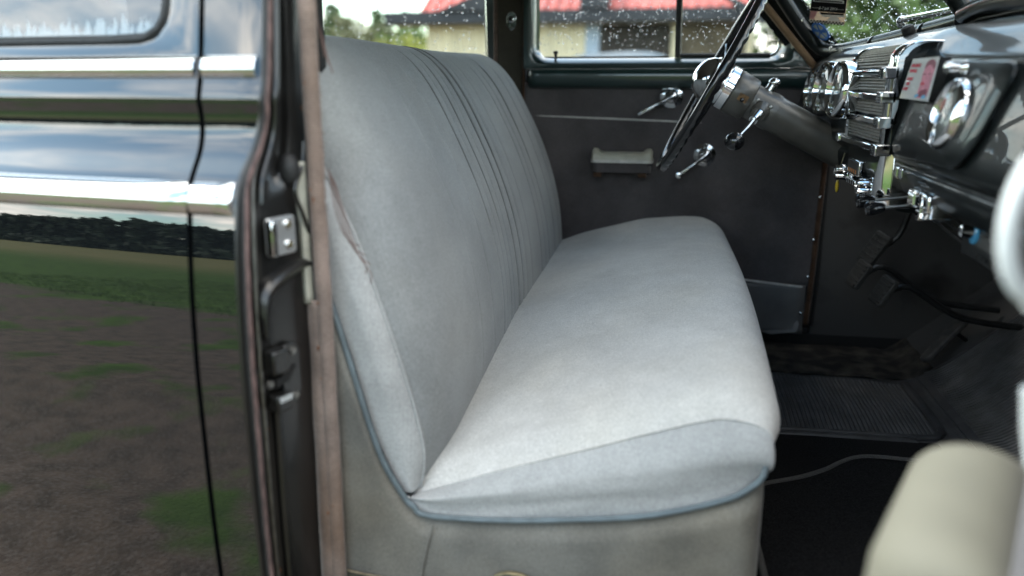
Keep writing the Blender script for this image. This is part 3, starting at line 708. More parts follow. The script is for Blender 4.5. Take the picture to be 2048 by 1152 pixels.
# toe board rises in front
mb = MB(); P = []
for y in np.linspace(.985, 2.40, 30):
    P.append([(x, y, z) for x, z in ((.62, FL - .01), (.65, FL + .004), (.70, FL + .035), (.96, FL + .27), (1.0, FL + .36), (1.03, 1.2))])
mb.grid(P).build('toe_board', 'firewall', CAR, sharp=30)
MB().box((.44, 2.338, FL - .03), (1.03, 2.37, 1.22)).build('kick_panel', 'firewall', CAR, smooth=False, label='dark grey kick board beside the pedals')
MB().box((.50, .97, FL - .03), (1.03, 1.0, 1.22)).build('kick_panel', 'firewall', CAR, smooth=False)

# --- far side: floor pan edge, far front door, pillar, rear door
YD = 2.375
def dy(x): return YD - .045 * smooth((x + .4) / .85) * 1.0       # the car narrows towards the front
def dp(x, z, off=0): return Vector((x, dy(x) - off, z))
P = []
xs = np.linspace(-.415, .432, 70); zs_ = np.linspace(.605, 1.168, 50)
mb = MB()
mb.grid([[dp(x, z, .0015 * nz(x, z * 2.2, 0, 9) * smooth((.85 - z) / .25) + .001 * nz(x, z, 2, 4) + .004) for z in zs_] for x in xs])
door = mb.build('front_door', 'door_cloth', CAR, solid=.01, label='charcoal cloth panel of the far front door')
mb = MB(); mb.grid([[dp(x, z, .006 + .004 * smooth((.5 - z) / .04) * smooth((x - .3) / .1)) for z in np.linspace(.462 + .0, .606, 12)] for x in np.linspace(-.415, .415, 30)])
mb.build('kick_pad', 'kick', door, solid=.012, label='grey leatherette pad along the foot of the far door')
MB().prism([dp(.30, .462, .013), dp(.385, .480, .013), dp(.40, .503, .013), dp(.405, .495, .018), dp(.40, .468, .018), dp(.33, .457, .018)], (0, .003, 0)).build('scuff_plate', 'kick', door)
MB().tube([dp(x, .613 - .075 * (x - .25) * 1.0, .011) for x in np.linspace(-.38, .405, 20)], .0030, 8).build('lower_trim_strip', 'pale_trim', door)
MB().tube([dp(x, 1.0725 - .030 * (x + .38), .008) for x in np.linspace(-.385, .108, 24)], [.0012 + .0022 * max(0, math.sin(math.pi * k / 23))**.5 for k in range(24)], 8).build('trim_strip', 'pale_trim', door)
for q in ((.418, .632), (.408, .524), (.424, .74), (.43, .86)):
    MB().lathe(dp(*q, .012), (0, -1, 0), [(0, .0045), (.002, .004), (.003, .002)], 10).build('trim_screw', 'worn_chrome', door)
# window garnish
wout = [(-.412, 1.205), (.372, 1.205), (.235, 1.375), (.10, 1.56), (-.412, 1.56)]
wmid = rounded([(-.385, 1.222), (.318, 1.222), (.325, 1.29), (.095, 1.54), (-.385, 1.54)], [.045, .03, .09, .05, .05], 10)
win_ = rounded([(-.374, 1.234), (.296, 1.234), (.298, 1.29), (.085, 1.53), (-.374, 1.53)], [.035, .03, .085, .05, .04], 10)
c0 = (-.06, 1.37)
ri = ring([wout, wmid, win_, win_], c0, 240)
mb = MB(); mb.grid([[dp(p.x, p.y, d) for p in r_] for r_, d in zip((ri[0], [a_.lerp(b_, .75) for a_, b_ in zip(ri[0], ri[1])], ri[1], [a_.lerp(b_, .5) for a_, b_ in zip(ri[1], ri[2])], ri[2], ri[3]), (.026, .030, .026, .010, -.004, -.03))], cv=True)
garn = mb.build('window_garnish', 'green', door, sharp=60, label='glossy dark green metal window surround')
# rounded bolster under the window
P = []
for x in np.linspace(-.405, .40, 60):
    e_ = min(1, (x + .405) / .03) ; e2 = min(1, (.40 - x) / .03); q = math.sqrt(max(0, 1 - (1 - e_)**2)) * math.sqrt(max(0, 1 - (1 - e2)**2)); q = max(q, .05)
    P.append([dp(x, zz_, oo * q) for zz_, oo in ((1.206, .026), (1.203, .034), (1.197, .039), (1.19, .041), (1.175, .041), (1.162, .037), (1.153, .027), (1.149, .012), (1.149, .0))])
MB().grid(P).build('sill_bolster', 'green', door, sharp=60)
MB().tube([dp(x, 1.2045, .033) for x in np.linspace(-.402, .385, 30)], .0022, 8).build('bolster_bead', 'worn_chrome', door)
GY = -.028
gl = ring([win_], c0, 240)[0]
pane = MB(); pane.grid([[dp(p.x * (1 - f) + c0[0] * f, p.y * (1 - f) + c0[1] * f, GY) for p in gl] for f in (0, .3, .6, .99)], cv=True).build('window_pane', 'hazy_glass', door, label='rain spotted pane of the far front door')
MB().obox(dp(.019, 1.385, GY + .006), (.0068, 0, 0), (0, .006, 0), (-.003, 0, .15)).build('vent_divider', 'rubber', door, bevel=.002)
MB().obox(dp(.028, 1.385, GY + .010), (.0022, 0, 0), (0, .004, 0), (-.003, 0, .15)).build('vent_divider_edge', 'steel', door, bevel=.001)
vo = [Vector((max(p.x, .034), p.y)) for p in gl]
vp = [dp(p.x - .005, p.y + (.004 if p.y < 1.3 else -.003), GY + .006) for p in gl if p.x > .045]
k0 = max(range(len(vp)), key=lambda i: (vp[i] - vp[i - 1]).length); vp = vp[k0:] + vp[:k0]
MB().tube(vp, .0042, 8).build('vent_frame', 'worn_chrome', door)
MB().tube([dp(x, 1.2365, GY + .012) for x in np.linspace(-.36, .0, 8)], .003, 6).build('glass_channel', 'rubber', door)
MB().tube([dp(x, 1.240, GY + .012) for x in np.linspace(.03, .27, 8)], .006, 6).build('vent_sill_seal', 'rubber', door)
MB().lathe(dp(-.320, 1.226, .014), (0, 0, 1), [(0, .004), (.012, .0036), (.017, .0045), (.024, .0075), (.028, .006)], 14).build('lock_knob', 'plastic', door)
# door handle and window crank
def handle(base, tip, knob):
    base, tip = Vector(base), Vector(tip)
    MB().lathe(base, (0, -1, 0), [(0, .033), (.004, .032), (.007, .027), (.009, .020), (.014, .0185), (.020, .017), (.024, .0125), (.026, .004)], 28).build('handle_rosette', 'chrome', door)
    d_ = tip - base
    MB().tube(path([base + Vector((0, -.018, 0)), base + d_ * .12 + Vector((0, -.024, 0)), base + d_ * .5 + Vector((0, -.02, 0)), tip], 12), [.013, .012, .0095, .0075, .0065, .006, .006, .006, .006, .0062, .0062, .005], 10).build('door_handle' if not knob else 'window_crank', 'chrome', door)
    if knob: MB().lathe(tip + Vector((0, .008, 0)), (0, -1, 0), [(0, .006), (.004, .011), (.014, .012), (.020, .009), (.022, .003)], 18).build('crank_knob', 'chrome', door)
handle(AY(1343, 193, 2.34), AY(1276, 229, 2.305), False)
handle(AY(1410, 310, 2.34), AY(1357, 350, 2.305), True)
# armrest: cloth body, chrome band, beige top pad
ax0, ax1 = -.207, -.030
def arm(zlo, zhi, depth, inset, r=.02):
    pl = rounded([(ax0 + inset, 2.36), (ax0 + inset, 2.36 - depth), (ax1 - inset, 2.36 - depth), (ax1 - inset, 2.36)], [.001, r, r, .001], 6)
    return [(p.x, p.y, zlo) for p in pl], zhi - zlo
q, h = arm(.918, .9455, .062, .006)
MB().prism(q, (0, 0, h)).build('armrest_body', 'door_cloth', door, bevel=.004)
q, h = arm(.946, .955, .071, .0)
MB().prism(q, (0, 0, h)).build('armrest_band', 'pale_trim', door, bevel=.002)
mb = MB(); P = []
for i in range(33):
    t = i / 32; x = lerp(ax0 + .002, ax1 - .002, t); e_ = min(t, 1 - t); hh = .021 + .009 * smooth((.17 - e_) / .08) - .008 * smooth((.02 - e_) / .02); 
    row = []
    for k in range(13):
        a_ = math.pi * k / 12; row.append((x, 2.322 + .036 * math.cos(a_) * min(1, .55 + e_ * 14), .955 + hh * max(0, math.sin(a_))**.6))
    P.append(row)
mb.grid(P); mb.add(P[0], [tuple(range(13))]); mb.add(P[-1], [tuple(range(13))]); mb.build('armrest_pad', 'armtop', door, label='greyish beige pad on the far armrest')
for x in (ax0 + .02, ax1 - .03):
    MB().box((x - .012, 2.30, .904), (x + .012, 2.34, .919)).build('armrest_foot', 'rust_lace', door, bevel=.003)
MB().box((-.49, 2.335, .30), (1.0, 2.46, .4575)).build('door_sill', 'black', CAR, smooth=False)
MB().grid([[fbody(x, z) for z in np.linspace(.30, 1.22, 30)] for x in np.linspace(-.5, .52, 12)]).build('door_skin', 'paint', door, solid=.004)
MB().box((-.41, 2.40, .44), (.50, 2.415, 1.20)).build('door_back', 'black', door, smooth=False)
# wind lace down the front edge of the far door
MB().tube(path([AY(1652, 300, 2.325), AY(1648, 340, 2.325), AY(1636, 440, 2.325), AY(1622, 560, 2.325), AY(1610, 648, 2.325)], 40), [.0085 + .001 * nz(k, 0, 0, .6) for k in range(40)], 10).build('wind_lace', 'rust_lace', CAR, label='rusty brown lace at the front edge of the far door')
MB().tube(path([AY(1660, 300, 2.332), AY(1645, 440, 2.332), AY(1634, 560, 2.332), AY(1622, 650, 2.332)], 30), .005, 8).build('door_edge_seal', 'black', CAR)

# far centre pillar
mb = MB(); mb.box((-.495, 2.372, .45), (-.418, 2.44, 1.62)); fp = mb.build('center_pillar', 'pillar_cloth', CAR, bevel=.006, label='far centre pillar in dark taupe cloth')
MB().tube([(-.4985, 2.376, z) for z in np.linspace(.5, 1.6, 12)], .0065, 8).build('wind_lace', mat('dull_brown_lace', (.10, .065, .05), .9, var=.3, vscale=60), fp)
MB().tube([(-.4145, 2.366 + .001 * nz(0, 0, z, 30), z) for z in np.linspace(.5, 1.6, 50)], [.004 + .001 * nz(2, 0, z, 40) for z in np.linspace(.5, 1.6, 50)], 8).build('frayed_lace', 'rust_lace', fp)
MB().box((-.420, 2.372, .45), (-.408, 2.42, 1.6)).build('pillar_gap', 'black', fp)
ec = AY(1023, 42, 2.371)
pl = rounded([(0, -.030), (.014, -.014), (.0155, .010), (.008, .026), (-.008, .026), (-.0155, .010), (-.014, -.014)], .008, 4)
es = MB().prism([ec + Vector((p.x, 0, p.y)) for p in pl], (0, -.005, 0)).build('escutcheon', 'chrome', fp, bevel=.002, label='small chrome escutcheon on the far pillar')
MB().lathe(ec + Vector((0, -.004, .004)), (0, -1, 0), [(0, .0095), (.005, .009), (.007, .006), (.004, .0045)], 20).build('escutcheon_boss', 'chrome', fp)
MB().lathe(ec + Vector((0, -.0095, .004)), (0, -1, 0), [(0, .0044), (.0004, .004)], 14).build('escutcheon_hole', 'black', fp)
MB().lathe(ec + Vector((0, -.005, -.017)), (0, -1, 0), [(0, .003), (.0015, .002)], 10).build('screw', 'steel', fp)

# far rear door with its window
def rp(x, z, off=0): return Vector((x, 2.43 - .12 * max(0, -.55 - x)**1.5 - off, z))
wo_ = [(-1.62, .45), (-.497, .45), (-.497, 1.60), (-1.62, 1.60)]
wi_ = rounded([(-1.5, 1.205), (-.536, 1.205), (-.545, 1.55), (-1.45, 1.55)], [.05, .035, .06, .06], 10)
c1 = (-1.0, 1.37); ri = ring([wo_, wi_], c1, 240)
mb = MB(); mb.grid([[rp(p.x, p.y, d) for p in r_] for r_, d in ((ri[0], .01), ([a_.lerp(b_, .9) for a_, b_ in zip(*ri)], .012), ([a_.lerp(b_, .97) for a_, b_ in zip(*ri)], .006), (ri[1], -.01), (ri[1], -.035))], cv=True)
frd = mb.build('rear_door', 'green', CAR, sharp=60, label='far rear door with dark trim round a wet window')
rg = ring([wi_], c1, 200)[0]
MB().grid([[rp(p.x * (1 - f) + c1[0] * f, p.y * (1 - f) + c1[1] * f, -.03) for p in rg] for f in (0, .3, .6, .99)], cv=True).build('window_pane', 'hazy_glass', frd, label='rain spotted pane of the far rear door')
MB().tube([rp(p.x, p.y, -.012) for p in rg], .006, 8, closed=True).build('window_gasket', 'rubber', frd)

# rain drops on the panes: far too many to count, one part per pane
def drops(n, place, nrm, rmin, rmax, keep):
    mb = MB(); nrm = Vector(nrm).normalized(); u = nrm.orthogonal().normalized(); v = nrm.cross(u); c = 0
    while c < n:
        p = place()
        if not keep(p): continue
        c += 1; r = rmin + (rmax - rmin) * rng.random()**2.2; P3 = p[2]
        R1 = [P3 + (u * math.cos(k * 1.0472) + v * math.sin(k * 1.0472)) * r for k in range(6)]
        R2 = [P3 + (u * math.cos(k * 1.0472 + .5) + v * math.sin(k * 1.0472 + .5)) * r * .7 + nrm * r * .42 for k in range(6)]
        o = len(mb.v); mb.v += [tuple(q_) for q_ in R1 + R2] + [tuple(P3 + nrm * r * .62)]
        for k in range(6):
            mb.f += [(o + k, o + (k + 1) % 6, o + 6 + k), (o + (k + 1) % 6, o + 6 + (k + 1) % 6, o + 6 + k), (o + 6 + k, o + 6 + (k + 1) % 6, o + 12)]
        mb.f.append(tuple(o + k for k in range(6))[::-1])
    return mb
def inside(poly):
    P_ = [(p[0], p[1]) for p in poly]
    def f(p):
        x, y = p[0], p[1]; r = False; j = len(P_) - 1
        for i in range(len(P_)):
            if (P_[i][1] > y) != (P_[j][1] > y) and x < (P_[j][0] - P_[i][0]) * (y - P_[i][1]) / (P_[j][1] - P_[i][1]) + P_[i][0]: r = not r
            j = i
        return r
    return f
def pl1():
    x, z = rng.uniform(-.38, .3), rng.uniform(1.235, 1.53); return (x, z, dp(x, z, GY - .001))
ins1 = inside(win_)
def keep1(p): return ins1(p) and rng.random() < .25 + .75 * smooth((p[1] - 1.235) / .09)
drops(1300, pl1, (0, 1, 0), .0009, .0023, keep1).build('rain_drops', 'drop', door, kind='stuff', weld=False)
def pl2():
    x, z = rng.uniform(-1.5, -.53), rng.uniform(1.205, 1.55); return (x, z, rp(x, z, -.031))
ins2 = inside(wi_)
drops(1200, pl2, (0, 1, 0), .0009, .0028, lambda p: ins2(p)).build('rain_drops', 'drop', frd, kind='stuff', weld=False)

# ================================================================== front bench seat
SEAT = MB()
Y0, Y1 = 1.03, 2.345
BP = [(.56, -.315), (.62, -.300), (.70, -.292), (.80, -.298), (.90, -.318), (1.0, -.352), (1.10, -.398), (1.17, -.438), (1.215, -.478), (1.240, -.520), (1.2445, -.555)]
# arc-length parameter over the front face and over the top
prof_pts = path([(x, z, 0) for z, x in BP], 46) + [Vector((-.60, 1.228, 0)), Vector((-.635, 1.18, 0)), Vector((-.655, 1.0, 0)), Vector((-.65, .55, 0))]
SEAMS = [(1.30, .002, .003), (1.405, .0025, .003), (1.49, .0075, .0036), (1.525, .003, .004), (1.565, .005, .0032), (1.60, .0035, .004), (1.645, .0125, .0050), (1.690, .0125, .0050), (1.735, .004, .008), (1.80, .003, .006), (1.92, .006, .004), (1.97, .0035, .005), (2.03, .007, .006), (2.13, .008, .005), (2.21, .004, .004)]
def near_back(z): return interp(z, [(.58, .030), (.65, .030), (.743, .047), (.876, .067), (.962, .072), (1.051, .078), (1.16, .06), (1.25, .03)])
def back_pt(p, y, i):
    t = max(0, 1 - (y - Y0) / .13); t2 = max(0, 1 - (Y1 - y) / .10)
    rnd = (1 - math.sqrt(max(0, 1 - t * t)))
    x, z = p.x, p.y
    x -= near_back(z) * rnd + .04 * (1 - math.sqrt(max(0, 1 - t2 * t2)))
    z -= (.03 * rnd + .045 * (1 - math.sqrt(max(0, 1 - t2 * t2)))) * smooth((z - 1.0) / .22)
    z += (.003 * math.cos((y - 1.25) * 5.2)) * smooth((z - 1.1) / .12)
    up_ = smooth((z - .60) / .2)
    for ys, d, sg in SEAMS:
        yy = y - ys - .010 * nz(ys * 9, z * 2.2, 0, 1.5) - .02 * (z - .95) * (ys - 1.6)
        if abs(yy) < sg * 4: x -= d * math.exp(-(yy / sg)**2) * (.35 + .65 * up_) * (.55 + .6 * smooth((z - .8) / .4)) * (1 - .93 * smooth((z - 1.15) / .07))
    x += .004 * nz(y * 2.2, z * 3, 5, 1.) + .0016 * nz(y * 9, z * 2.5, 1, 1.) * up_
    return Vector((x + .02 * (y - 1.7), y, z))
ys_ = list(np.linspace(Y0, Y0 + .13, 26)) + list(np.arange(Y0 + .134, Y1 - .10, .0022)) + list(np.linspace(Y1 - .10, Y1, 22))
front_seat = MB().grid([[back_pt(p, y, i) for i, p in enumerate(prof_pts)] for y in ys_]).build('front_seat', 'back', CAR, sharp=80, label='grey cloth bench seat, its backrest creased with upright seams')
# creases: thin tubes along the seams, the folds' shade put into their colour
M['crease'] = cloth('dark_fold_shade_cloth', (.16, .165, .163), 1, .003, rib=.03, stain=.35, blot=14)
M['fold_shade_soft'] = cloth('soft_fold_shade_cloth', (.185, .19, .188), 1, .003, rib=.03, stain=.3, blot=14)
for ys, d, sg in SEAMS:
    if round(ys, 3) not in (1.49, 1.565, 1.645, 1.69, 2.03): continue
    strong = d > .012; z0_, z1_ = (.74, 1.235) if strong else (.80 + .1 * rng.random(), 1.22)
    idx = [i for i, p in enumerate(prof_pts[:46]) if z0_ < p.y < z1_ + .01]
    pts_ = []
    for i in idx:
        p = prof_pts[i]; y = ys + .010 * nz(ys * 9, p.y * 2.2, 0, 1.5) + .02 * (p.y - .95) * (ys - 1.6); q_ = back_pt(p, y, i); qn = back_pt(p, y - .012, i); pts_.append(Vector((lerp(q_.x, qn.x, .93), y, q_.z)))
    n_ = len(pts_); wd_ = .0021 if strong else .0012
    MB().tube(pts_, [wd_ * (.25 + .75 * math.sin(math.pi * min(1, max(.02, (k + 1) / n_)))**.6) * (.35 + .8 * smooth((pts_[k].z - .8) / .4)) for k in range(n_)], 8).build('crease', 'fold_shade_soft', front_seat)
# side boxing of the backrest
seamB = [(-.545, 1.235), (-.50, 1.15), (-.455, 1.051), (-.416, .962), (-.387, .876), (-.347, .743), (-.328, .65), (-.334, .592)]
pipeB = [(-.66, 1.16), (-.585, 1.12), (-.505, 1.03), (-.470, .955), (-.448, .890), (-.4215, .795), (-.384, .659), (-.350, .592)]
sa = path([(x, z, 0) for x, z in seamB], 60); pa = path([(x, z, 0) for x, z in pipeB], 60)
def sideb(k, t):
    p = sa[k].lerp(pa[k], t); return Vector((p.x, 1.031 - .022 * (math.sin(math.pi * t)**.7 if t < .5 else lerp(1, .9, (t - .5) * 2)) + .0015 * nz(p.x, p.y, 3, 22) - .004 * t, p.y))
MB().grid([[sideb(k, t) for t in np.linspace(0, 1, 16)] for k in range(60)]).build('backrest_side', 'boxing', front_seat, sharp=80, label='pale ribbed side of the backrest')
MB().tube([Vector((p.x + .001, 1.0295, p.y)) for p in sa], .0022, 6).build('backrest_welt', 'boxing', front_seat)

# cushion
nearZ = [(-.42, .575), (-.339, .600), (-.22, .646), (-.098, .690), (-.04, .711), (.02, .733), (.06, .747), (.09, .755), (.105, .757), (.2, .757)]
farZ = [(-.42, .69), (-.32, .712), (-.21, .752), (-.10, .781), (-.04, .795), (.03, .802), (.075, .805), (.10, .805), (.2, .805)]
def ztop(x, y):
    t = (y - Y0) / (2.33 - Y0); f = (1 - math.exp(-2.6 * max(0, t))) / (1 - math.exp(-2.6))
    z = lerp(interp(x, nearZ), interp(x, farZ), f)
    e_ = max(0, 1 - (y - Y0) / .05); e2 = max(0, 1 - (2.33 - y) / .07)
    z -= .020 * e_ * e_ + .05 * (1 - math.sqrt(max(0, 1 - e2 * e2)))
    z += .0030 * nz(x * 3, y * 3, 9, 1.7) + .0013 * nz(x * 7, y * 9, 4, 1.5)
    # shallow hollows where people sit
    z -= .012 * math.exp(-((y - 2.0) / .16)**2 - ((x + .08) / .16)**2) + .008 * math.exp(-((y - 1.38) / .17)**2 - ((x + .06) / .17)**2)
    return z
def xnose(y): return .176 + .016 * math.sin(math.pi * min(1, max(0, (y - Y0) / 1.3))) - .03 * smooth((y - 2.2) / .15) - .015 * max(0, 1 - (y - Y0) / .07)**2
def cush_col(y):
    xn = xnose(y); xa = xn - .070; out = []
    for x in np.linspace(-.42, xa, 40): out.append(Vector((x, y, ztop(x, y))))
    z1 = ztop(xa, y); zb = .706
    for k in range(1, 13):
        a_ = math.pi / 2 * k / 12; out.append(Vector((xa + (xn - xa) * math.sin(a_)**.85, y, z1 - (z1 - zb) * (1 - max(0, math.cos(a_))**.8))))
    out += [Vector((xn - .002, y, .698)), Vector((xn - .008, y, .688)), Vector((xn - .020, y, .675)), Vector((xn - .06, y, .664))]
    return out
cy = list(np.linspace(Y0, Y0 + .06, 14)) + list(np.linspace(Y0 + .07, 2.26, 110)) + list(np.linspace(2.268, 2.33, 12))
cols = [cush_col(y) for y in cy]
mb = MB().grid(cols); mb.add(cols[-1], [tuple(range(len(cols[-1])))])
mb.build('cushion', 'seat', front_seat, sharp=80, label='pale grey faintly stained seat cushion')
edge = [p for p in cols[0] if p.x > -.352 or p.z > .7]
pipeC = [(-.350, .592), (-.335, .575), (-.312, .562), (-.207, .566), (-.1, .579), (.004, .597), (.102, .631), (.138, .657), (.1485, .672)]
pc = path([(x, z, 0) for x, z in pipeC], 120)
ed = []
L_ = [0]
for a_, b_ in zip(edge, edge[1:]): L_.append(L_[-1] + (b_ - a_).length)
def edge_at(t):
    d = t * L_[-1]; i = max(k for k in range(len(L_) - 1) if L_[k] <= d + 1e-9); return edge[i].lerp(edge[i + 1], (d - L_[i]) / max(1e-9, L_[i + 1] - L_[i]))
def sidec(k, t):
    a_ = edge_at(k / 119 * .97); b_ = pc[k]; x, z = lerp(a_.x, b_.x, t), lerp(a_.z, b_.y - .006 * smooth(k / 12) * smooth((119 - k) / 10), t)
    crease = .0018 * math.exp(-((t - .72 - .05 * math.sin(x * 17)) / .10)**2) + .002 * nz(x, t, 2, 7)
    wrap = smooth((k - 84) / 35); x += .014 * wrap * math.sin(math.pi * min(1, t * .9 + .05))
    return Vector((x, Y0 + .006 * wrap * t - .030 * (1 - .45 * wrap) * (math.sin(math.pi / 2 * min(1, t / .5)) if t < .5 else lerp(1, .93, smooth((t - .5) * 2))) + crease, z))
MB().grid([[sidec(k, t) for t in np.linspace(0, 1, 20)] for k in range(120)]).build('cushion_side', 'boxing', front_seat, sharp=80, label='blue grey ribbed side of the cushion')
MB().tube([edge_at(k / 119 * .97) + Vector((0, -.001, 0)) for k in range(120)], .0023, 6).build('cushion_welt', 'seat', front_seat)
# skirt: taupe cloth round the base with a welt of piping on its top edge
pipe_all = [Vector((x, 1.002, z)) for x, z in pipeB[1:-1]] + [Vector((x, 1.002, z)) for x, z in pipeC]
pipe_s = path(pipe_all, 160)
SX = [(p.x, p.z) for p in pipe_s]
def ztopskirt(x): return interp(x, SX)
P = []
for x in np.linspace(-.585, .125, 110):
    zt = ztopskirt(x); P.append([Vector((x, 1.0005 - .012 * smooth((zt - z) / .03) + .0015 * nz(x, z, 6, 9), z)) for z in [zt - .001 - (zt - .34) * (k / 24)**1.3 for k in range(25)]])
for k in range(1, 11):                              # round the front corner
    a_ = math.pi / 2 * k / 10; x = .125 + .028 * math.sin(a_); y = .9885 + .028 * (1 - math.cos(a_)); zt = lerp(ztopskirt(.125), .668, k / 10)
    P.append([Vector((x, y + .012 * max(0, 1 - (i / 24)**1.3 * 10), zt - (zt - .34) * (i / 24)**1.3)) for i in range(25)])
for y in np.linspace(1.03, 2.33, 12): P.append([Vector((.153, y, .668 - (.668 - .34) * (i / 24)**1.3)) for i in range(25)])
skirt = MB().grid(P).build('skirt', 'skirt', front_seat, sharp=60, label='taupe velour skirt round the seat base')
MB().tube([p + Vector((0, -.0065, .002)) for p in pipe_s] + [Vector((.153, 1.012, .676)), Vector((.156, 1.05, .676)), Vector((.156, 1.3, .676))], .0042, 8).build('piping', 'piping', front_seat, label='blue grey piping between seat and skirt')
# seam and lower panel on the skirt
MB().tube(path([Vector((-.303, .9865, .555)), Vector((-.315, .9855, .51)), Vector((-.325, .9855, .45)), Vector((-.33, .9855, .36))], 20), .0014, 6).build('skirt_seam', 'skirt', front_seat)
lp = [(-.47, .4685), (-.40, .461), (-.33, .458), (-.20, .456), (-.05, .462), (.05, .473), (.12, .486), (.15, .49)]
MB().grid([[Vector((x, .9845 + (.028 * smooth((x - .12) / .03)**2 if x > .12 else 0), z)) for z in np.linspace(interp(x, lp), .34, 8)] for x in np.linspace(-.585, .148, 60)]).build('base_panel', 'skirt2', front_seat, sharp=60)
MB().tube([Vector((x, .984 + (.028 * smooth((x - .12) / .03)**2 if x > .12 else 0), interp(x, lp))) for x in np.linspace(-.585, .148, 60)], .0016, 6).build('base_stitch', mat('ochre_thread', (.20, .165, .11), .9, var=.4, vscale=400), front_seat)
bc = AY(1026, 1164, .9845)
bd_ = MB().lathe(bc + Vector((0, .002, 0)), (0, -1, 0), [(0, .0305), (.004, .030), (.006, .027)], 40); bd_.v = [(bc.x + (x - bc.x), y, bc.z + (z - bc.z) * .55) for x, y, z in bd_.v]
bdg = bd_.build('badge', 'brass', front_seat, label='oval brass and blue enamel badge on the skirt')
bd2 = MB().lathe(bc + Vector((0, -.0035, 0)), (0, -1, 0), [(0, .026), (.0008, .0255)], 36); bd2.v = [(x, y, bc.z + (z - bc.z) * .52) for x, y, z in bd2.v]; bd2.build('badge_enamel', 'enamel', front_seat)
for i, (ox, oz, w_) in enumerate(((-.006, .008, .0024), (0, .0105, .0026), (.006, .008, .0024), (-.003, .004, .003), (.004, .004, .003), (0, -.002, .004))):
    MB().ball(bc + Vector((ox, -.0045, oz)), (w_, .0012, w_ * .9), 6, 8).build('badge_crest', 'brass', front_seat)
# small lint and crumbs caught on the welt
for i in range(6):
    t = rng.uniform(.05, .5); p = edge_at(t) + Vector((0, .002, .003)); MB().ball(p, (.002 * rng.uniform(.4, 1), .0008, .0006), 4, 6).build('lint', 'white', front_seat)

# ================================================================== windshield, A pillar, roof
XW = [(1.05, .56), (1.40, .565), (1.69, .548), (1.95, .485), (2.215, .395), (2.33, .36)]
ZW = [(1.05, 1.295), (1.69, 1.284), (1.95, 1.262), (2.215, 1.237), (2.33, 1.225)]
def ws(y, v):                                       # v 0 at the base, 1 at the header
    x, z = interp(y, XW), interp(y, ZW); yy = lerp(y, YC + (y - YC) * .93, v); return Vector((x - .235 * v, yy, z + .29 * v))
fr_path = [ws(2.225, 1.0), ws(2.232, .7), ws(2.24, .4), ws(2.242, .22), ws(2.235, .10), ws(2.21, .028), ws(2.15, 0), ws(2.0, 0), ws(1.85, 0), ws(1.72, 0)]
wsh = MB().tube(path(fr_path, 70), .0165, 12, flat=1.15).build('windshield_frame', 'dash', CAR, label='glossy black windshield frame')
MB().tube(path([p + Vector((.004, -.010, .008)) for p in fr_path], 70), .0055, 8).build('windshield_gasket', 'rubber', wsh)
MB().tube(path([ws(1.66, 0), ws(1.5, 0), ws(1.3, 0), ws(1.2, .01), ws(1.17, .06), ws(1.165, .2), ws(1.165, .6), ws(1.17, 1)], 50), .0165, 12, flat=1.15).build('windshield_frame', 'dash', CAR, label='glossy black frame of the near windshield half')
MB().tube([ws(1.69, -.05) , ws(1.69, .3), ws(1.69, 1.0)], .018, 12).build('windshield_divider', 'dash', wsh)
gw = [[ws(y, v) + Vector((.012, 0, .004)) for v in np.linspace(0, 1, 8)] for y in np.linspace(1.70, 2.245, 20)]
MB().grid(gw).build('windshield_pane', 'hazy_glass', wsh, label='wet windshield glass on the driver side')
MB().grid([[ws(y, v) + Vector((.012, 0, .004)) for v in np.linspace(0, 1, 8)] for y in np.linspace(1.165, 1.68, 20)]).build('windshield_pane', 'hazy_glass', wsh)
MB().tube(path([ws(y, 1.0) for y in (2.2, 1.95, 1.69, 1.43, 1.17)], 30), .022, 10).build('windshield_header', 'dash', wsh)
wn_ = (ws(1.9, 1) - ws(1.9, 0)).cross(ws(2.0, 0) - ws(1.8, 0)); wn_ = wn_ if wn_.x > 0 else -wn_
def pl3():
    y, v = rng.uniform(1.71, 2.2), rng.random()**1.3; return (y, v, ws(y, v) + Vector((.013, 0, .0045)))
drops(1500, pl3, wn_, .0009, .0026, lambda p: True).build('rain_drops', 'drop', wsh, kind='stuff', weld=False)
for q in ((2.19, .28), (2.16, .035), (2.155, -.02), (1.78, -.02)):
    MB().lathe(ws(*q) + Vector((-.016, -.006, -.002)), (-.9, -.3, .2), [(0, .005), (.0025, .0045), (.0035, .002)], 12).build('frame_screw', 'steel', wsh)
# frame joints
for y in (2.02, 1.84): MB().tube([ws(y, 0) + Vector((0, .006, 0)), ws(y, 0) - Vector((0, .006, 0))], .0188, 12, flat=1.15).build('frame_clip', 'dash', wsh)
# wiper outside
wp0, wp1 = ws(1.97, .10) + Vector((.035, 0, .01)), ws(1.74, .055) + Vector((.035, 0, .01))
MB().tube([wp0, wp1], .004, 6).build('wiper_blade', 'rubber', wsh)
MB().tube([wp0 + Vector((.006, 0, .008)), wp1 + Vector((.006, 0, .010))], .0025, 6).build('wiper_arm', 'worn_chrome', wsh)
MB().ball(wp0 + Vector((.01, .01, .0)), (.012, .012, .014), 8, 10).build('wiper_pivot', 'worn_chrome', wsh)
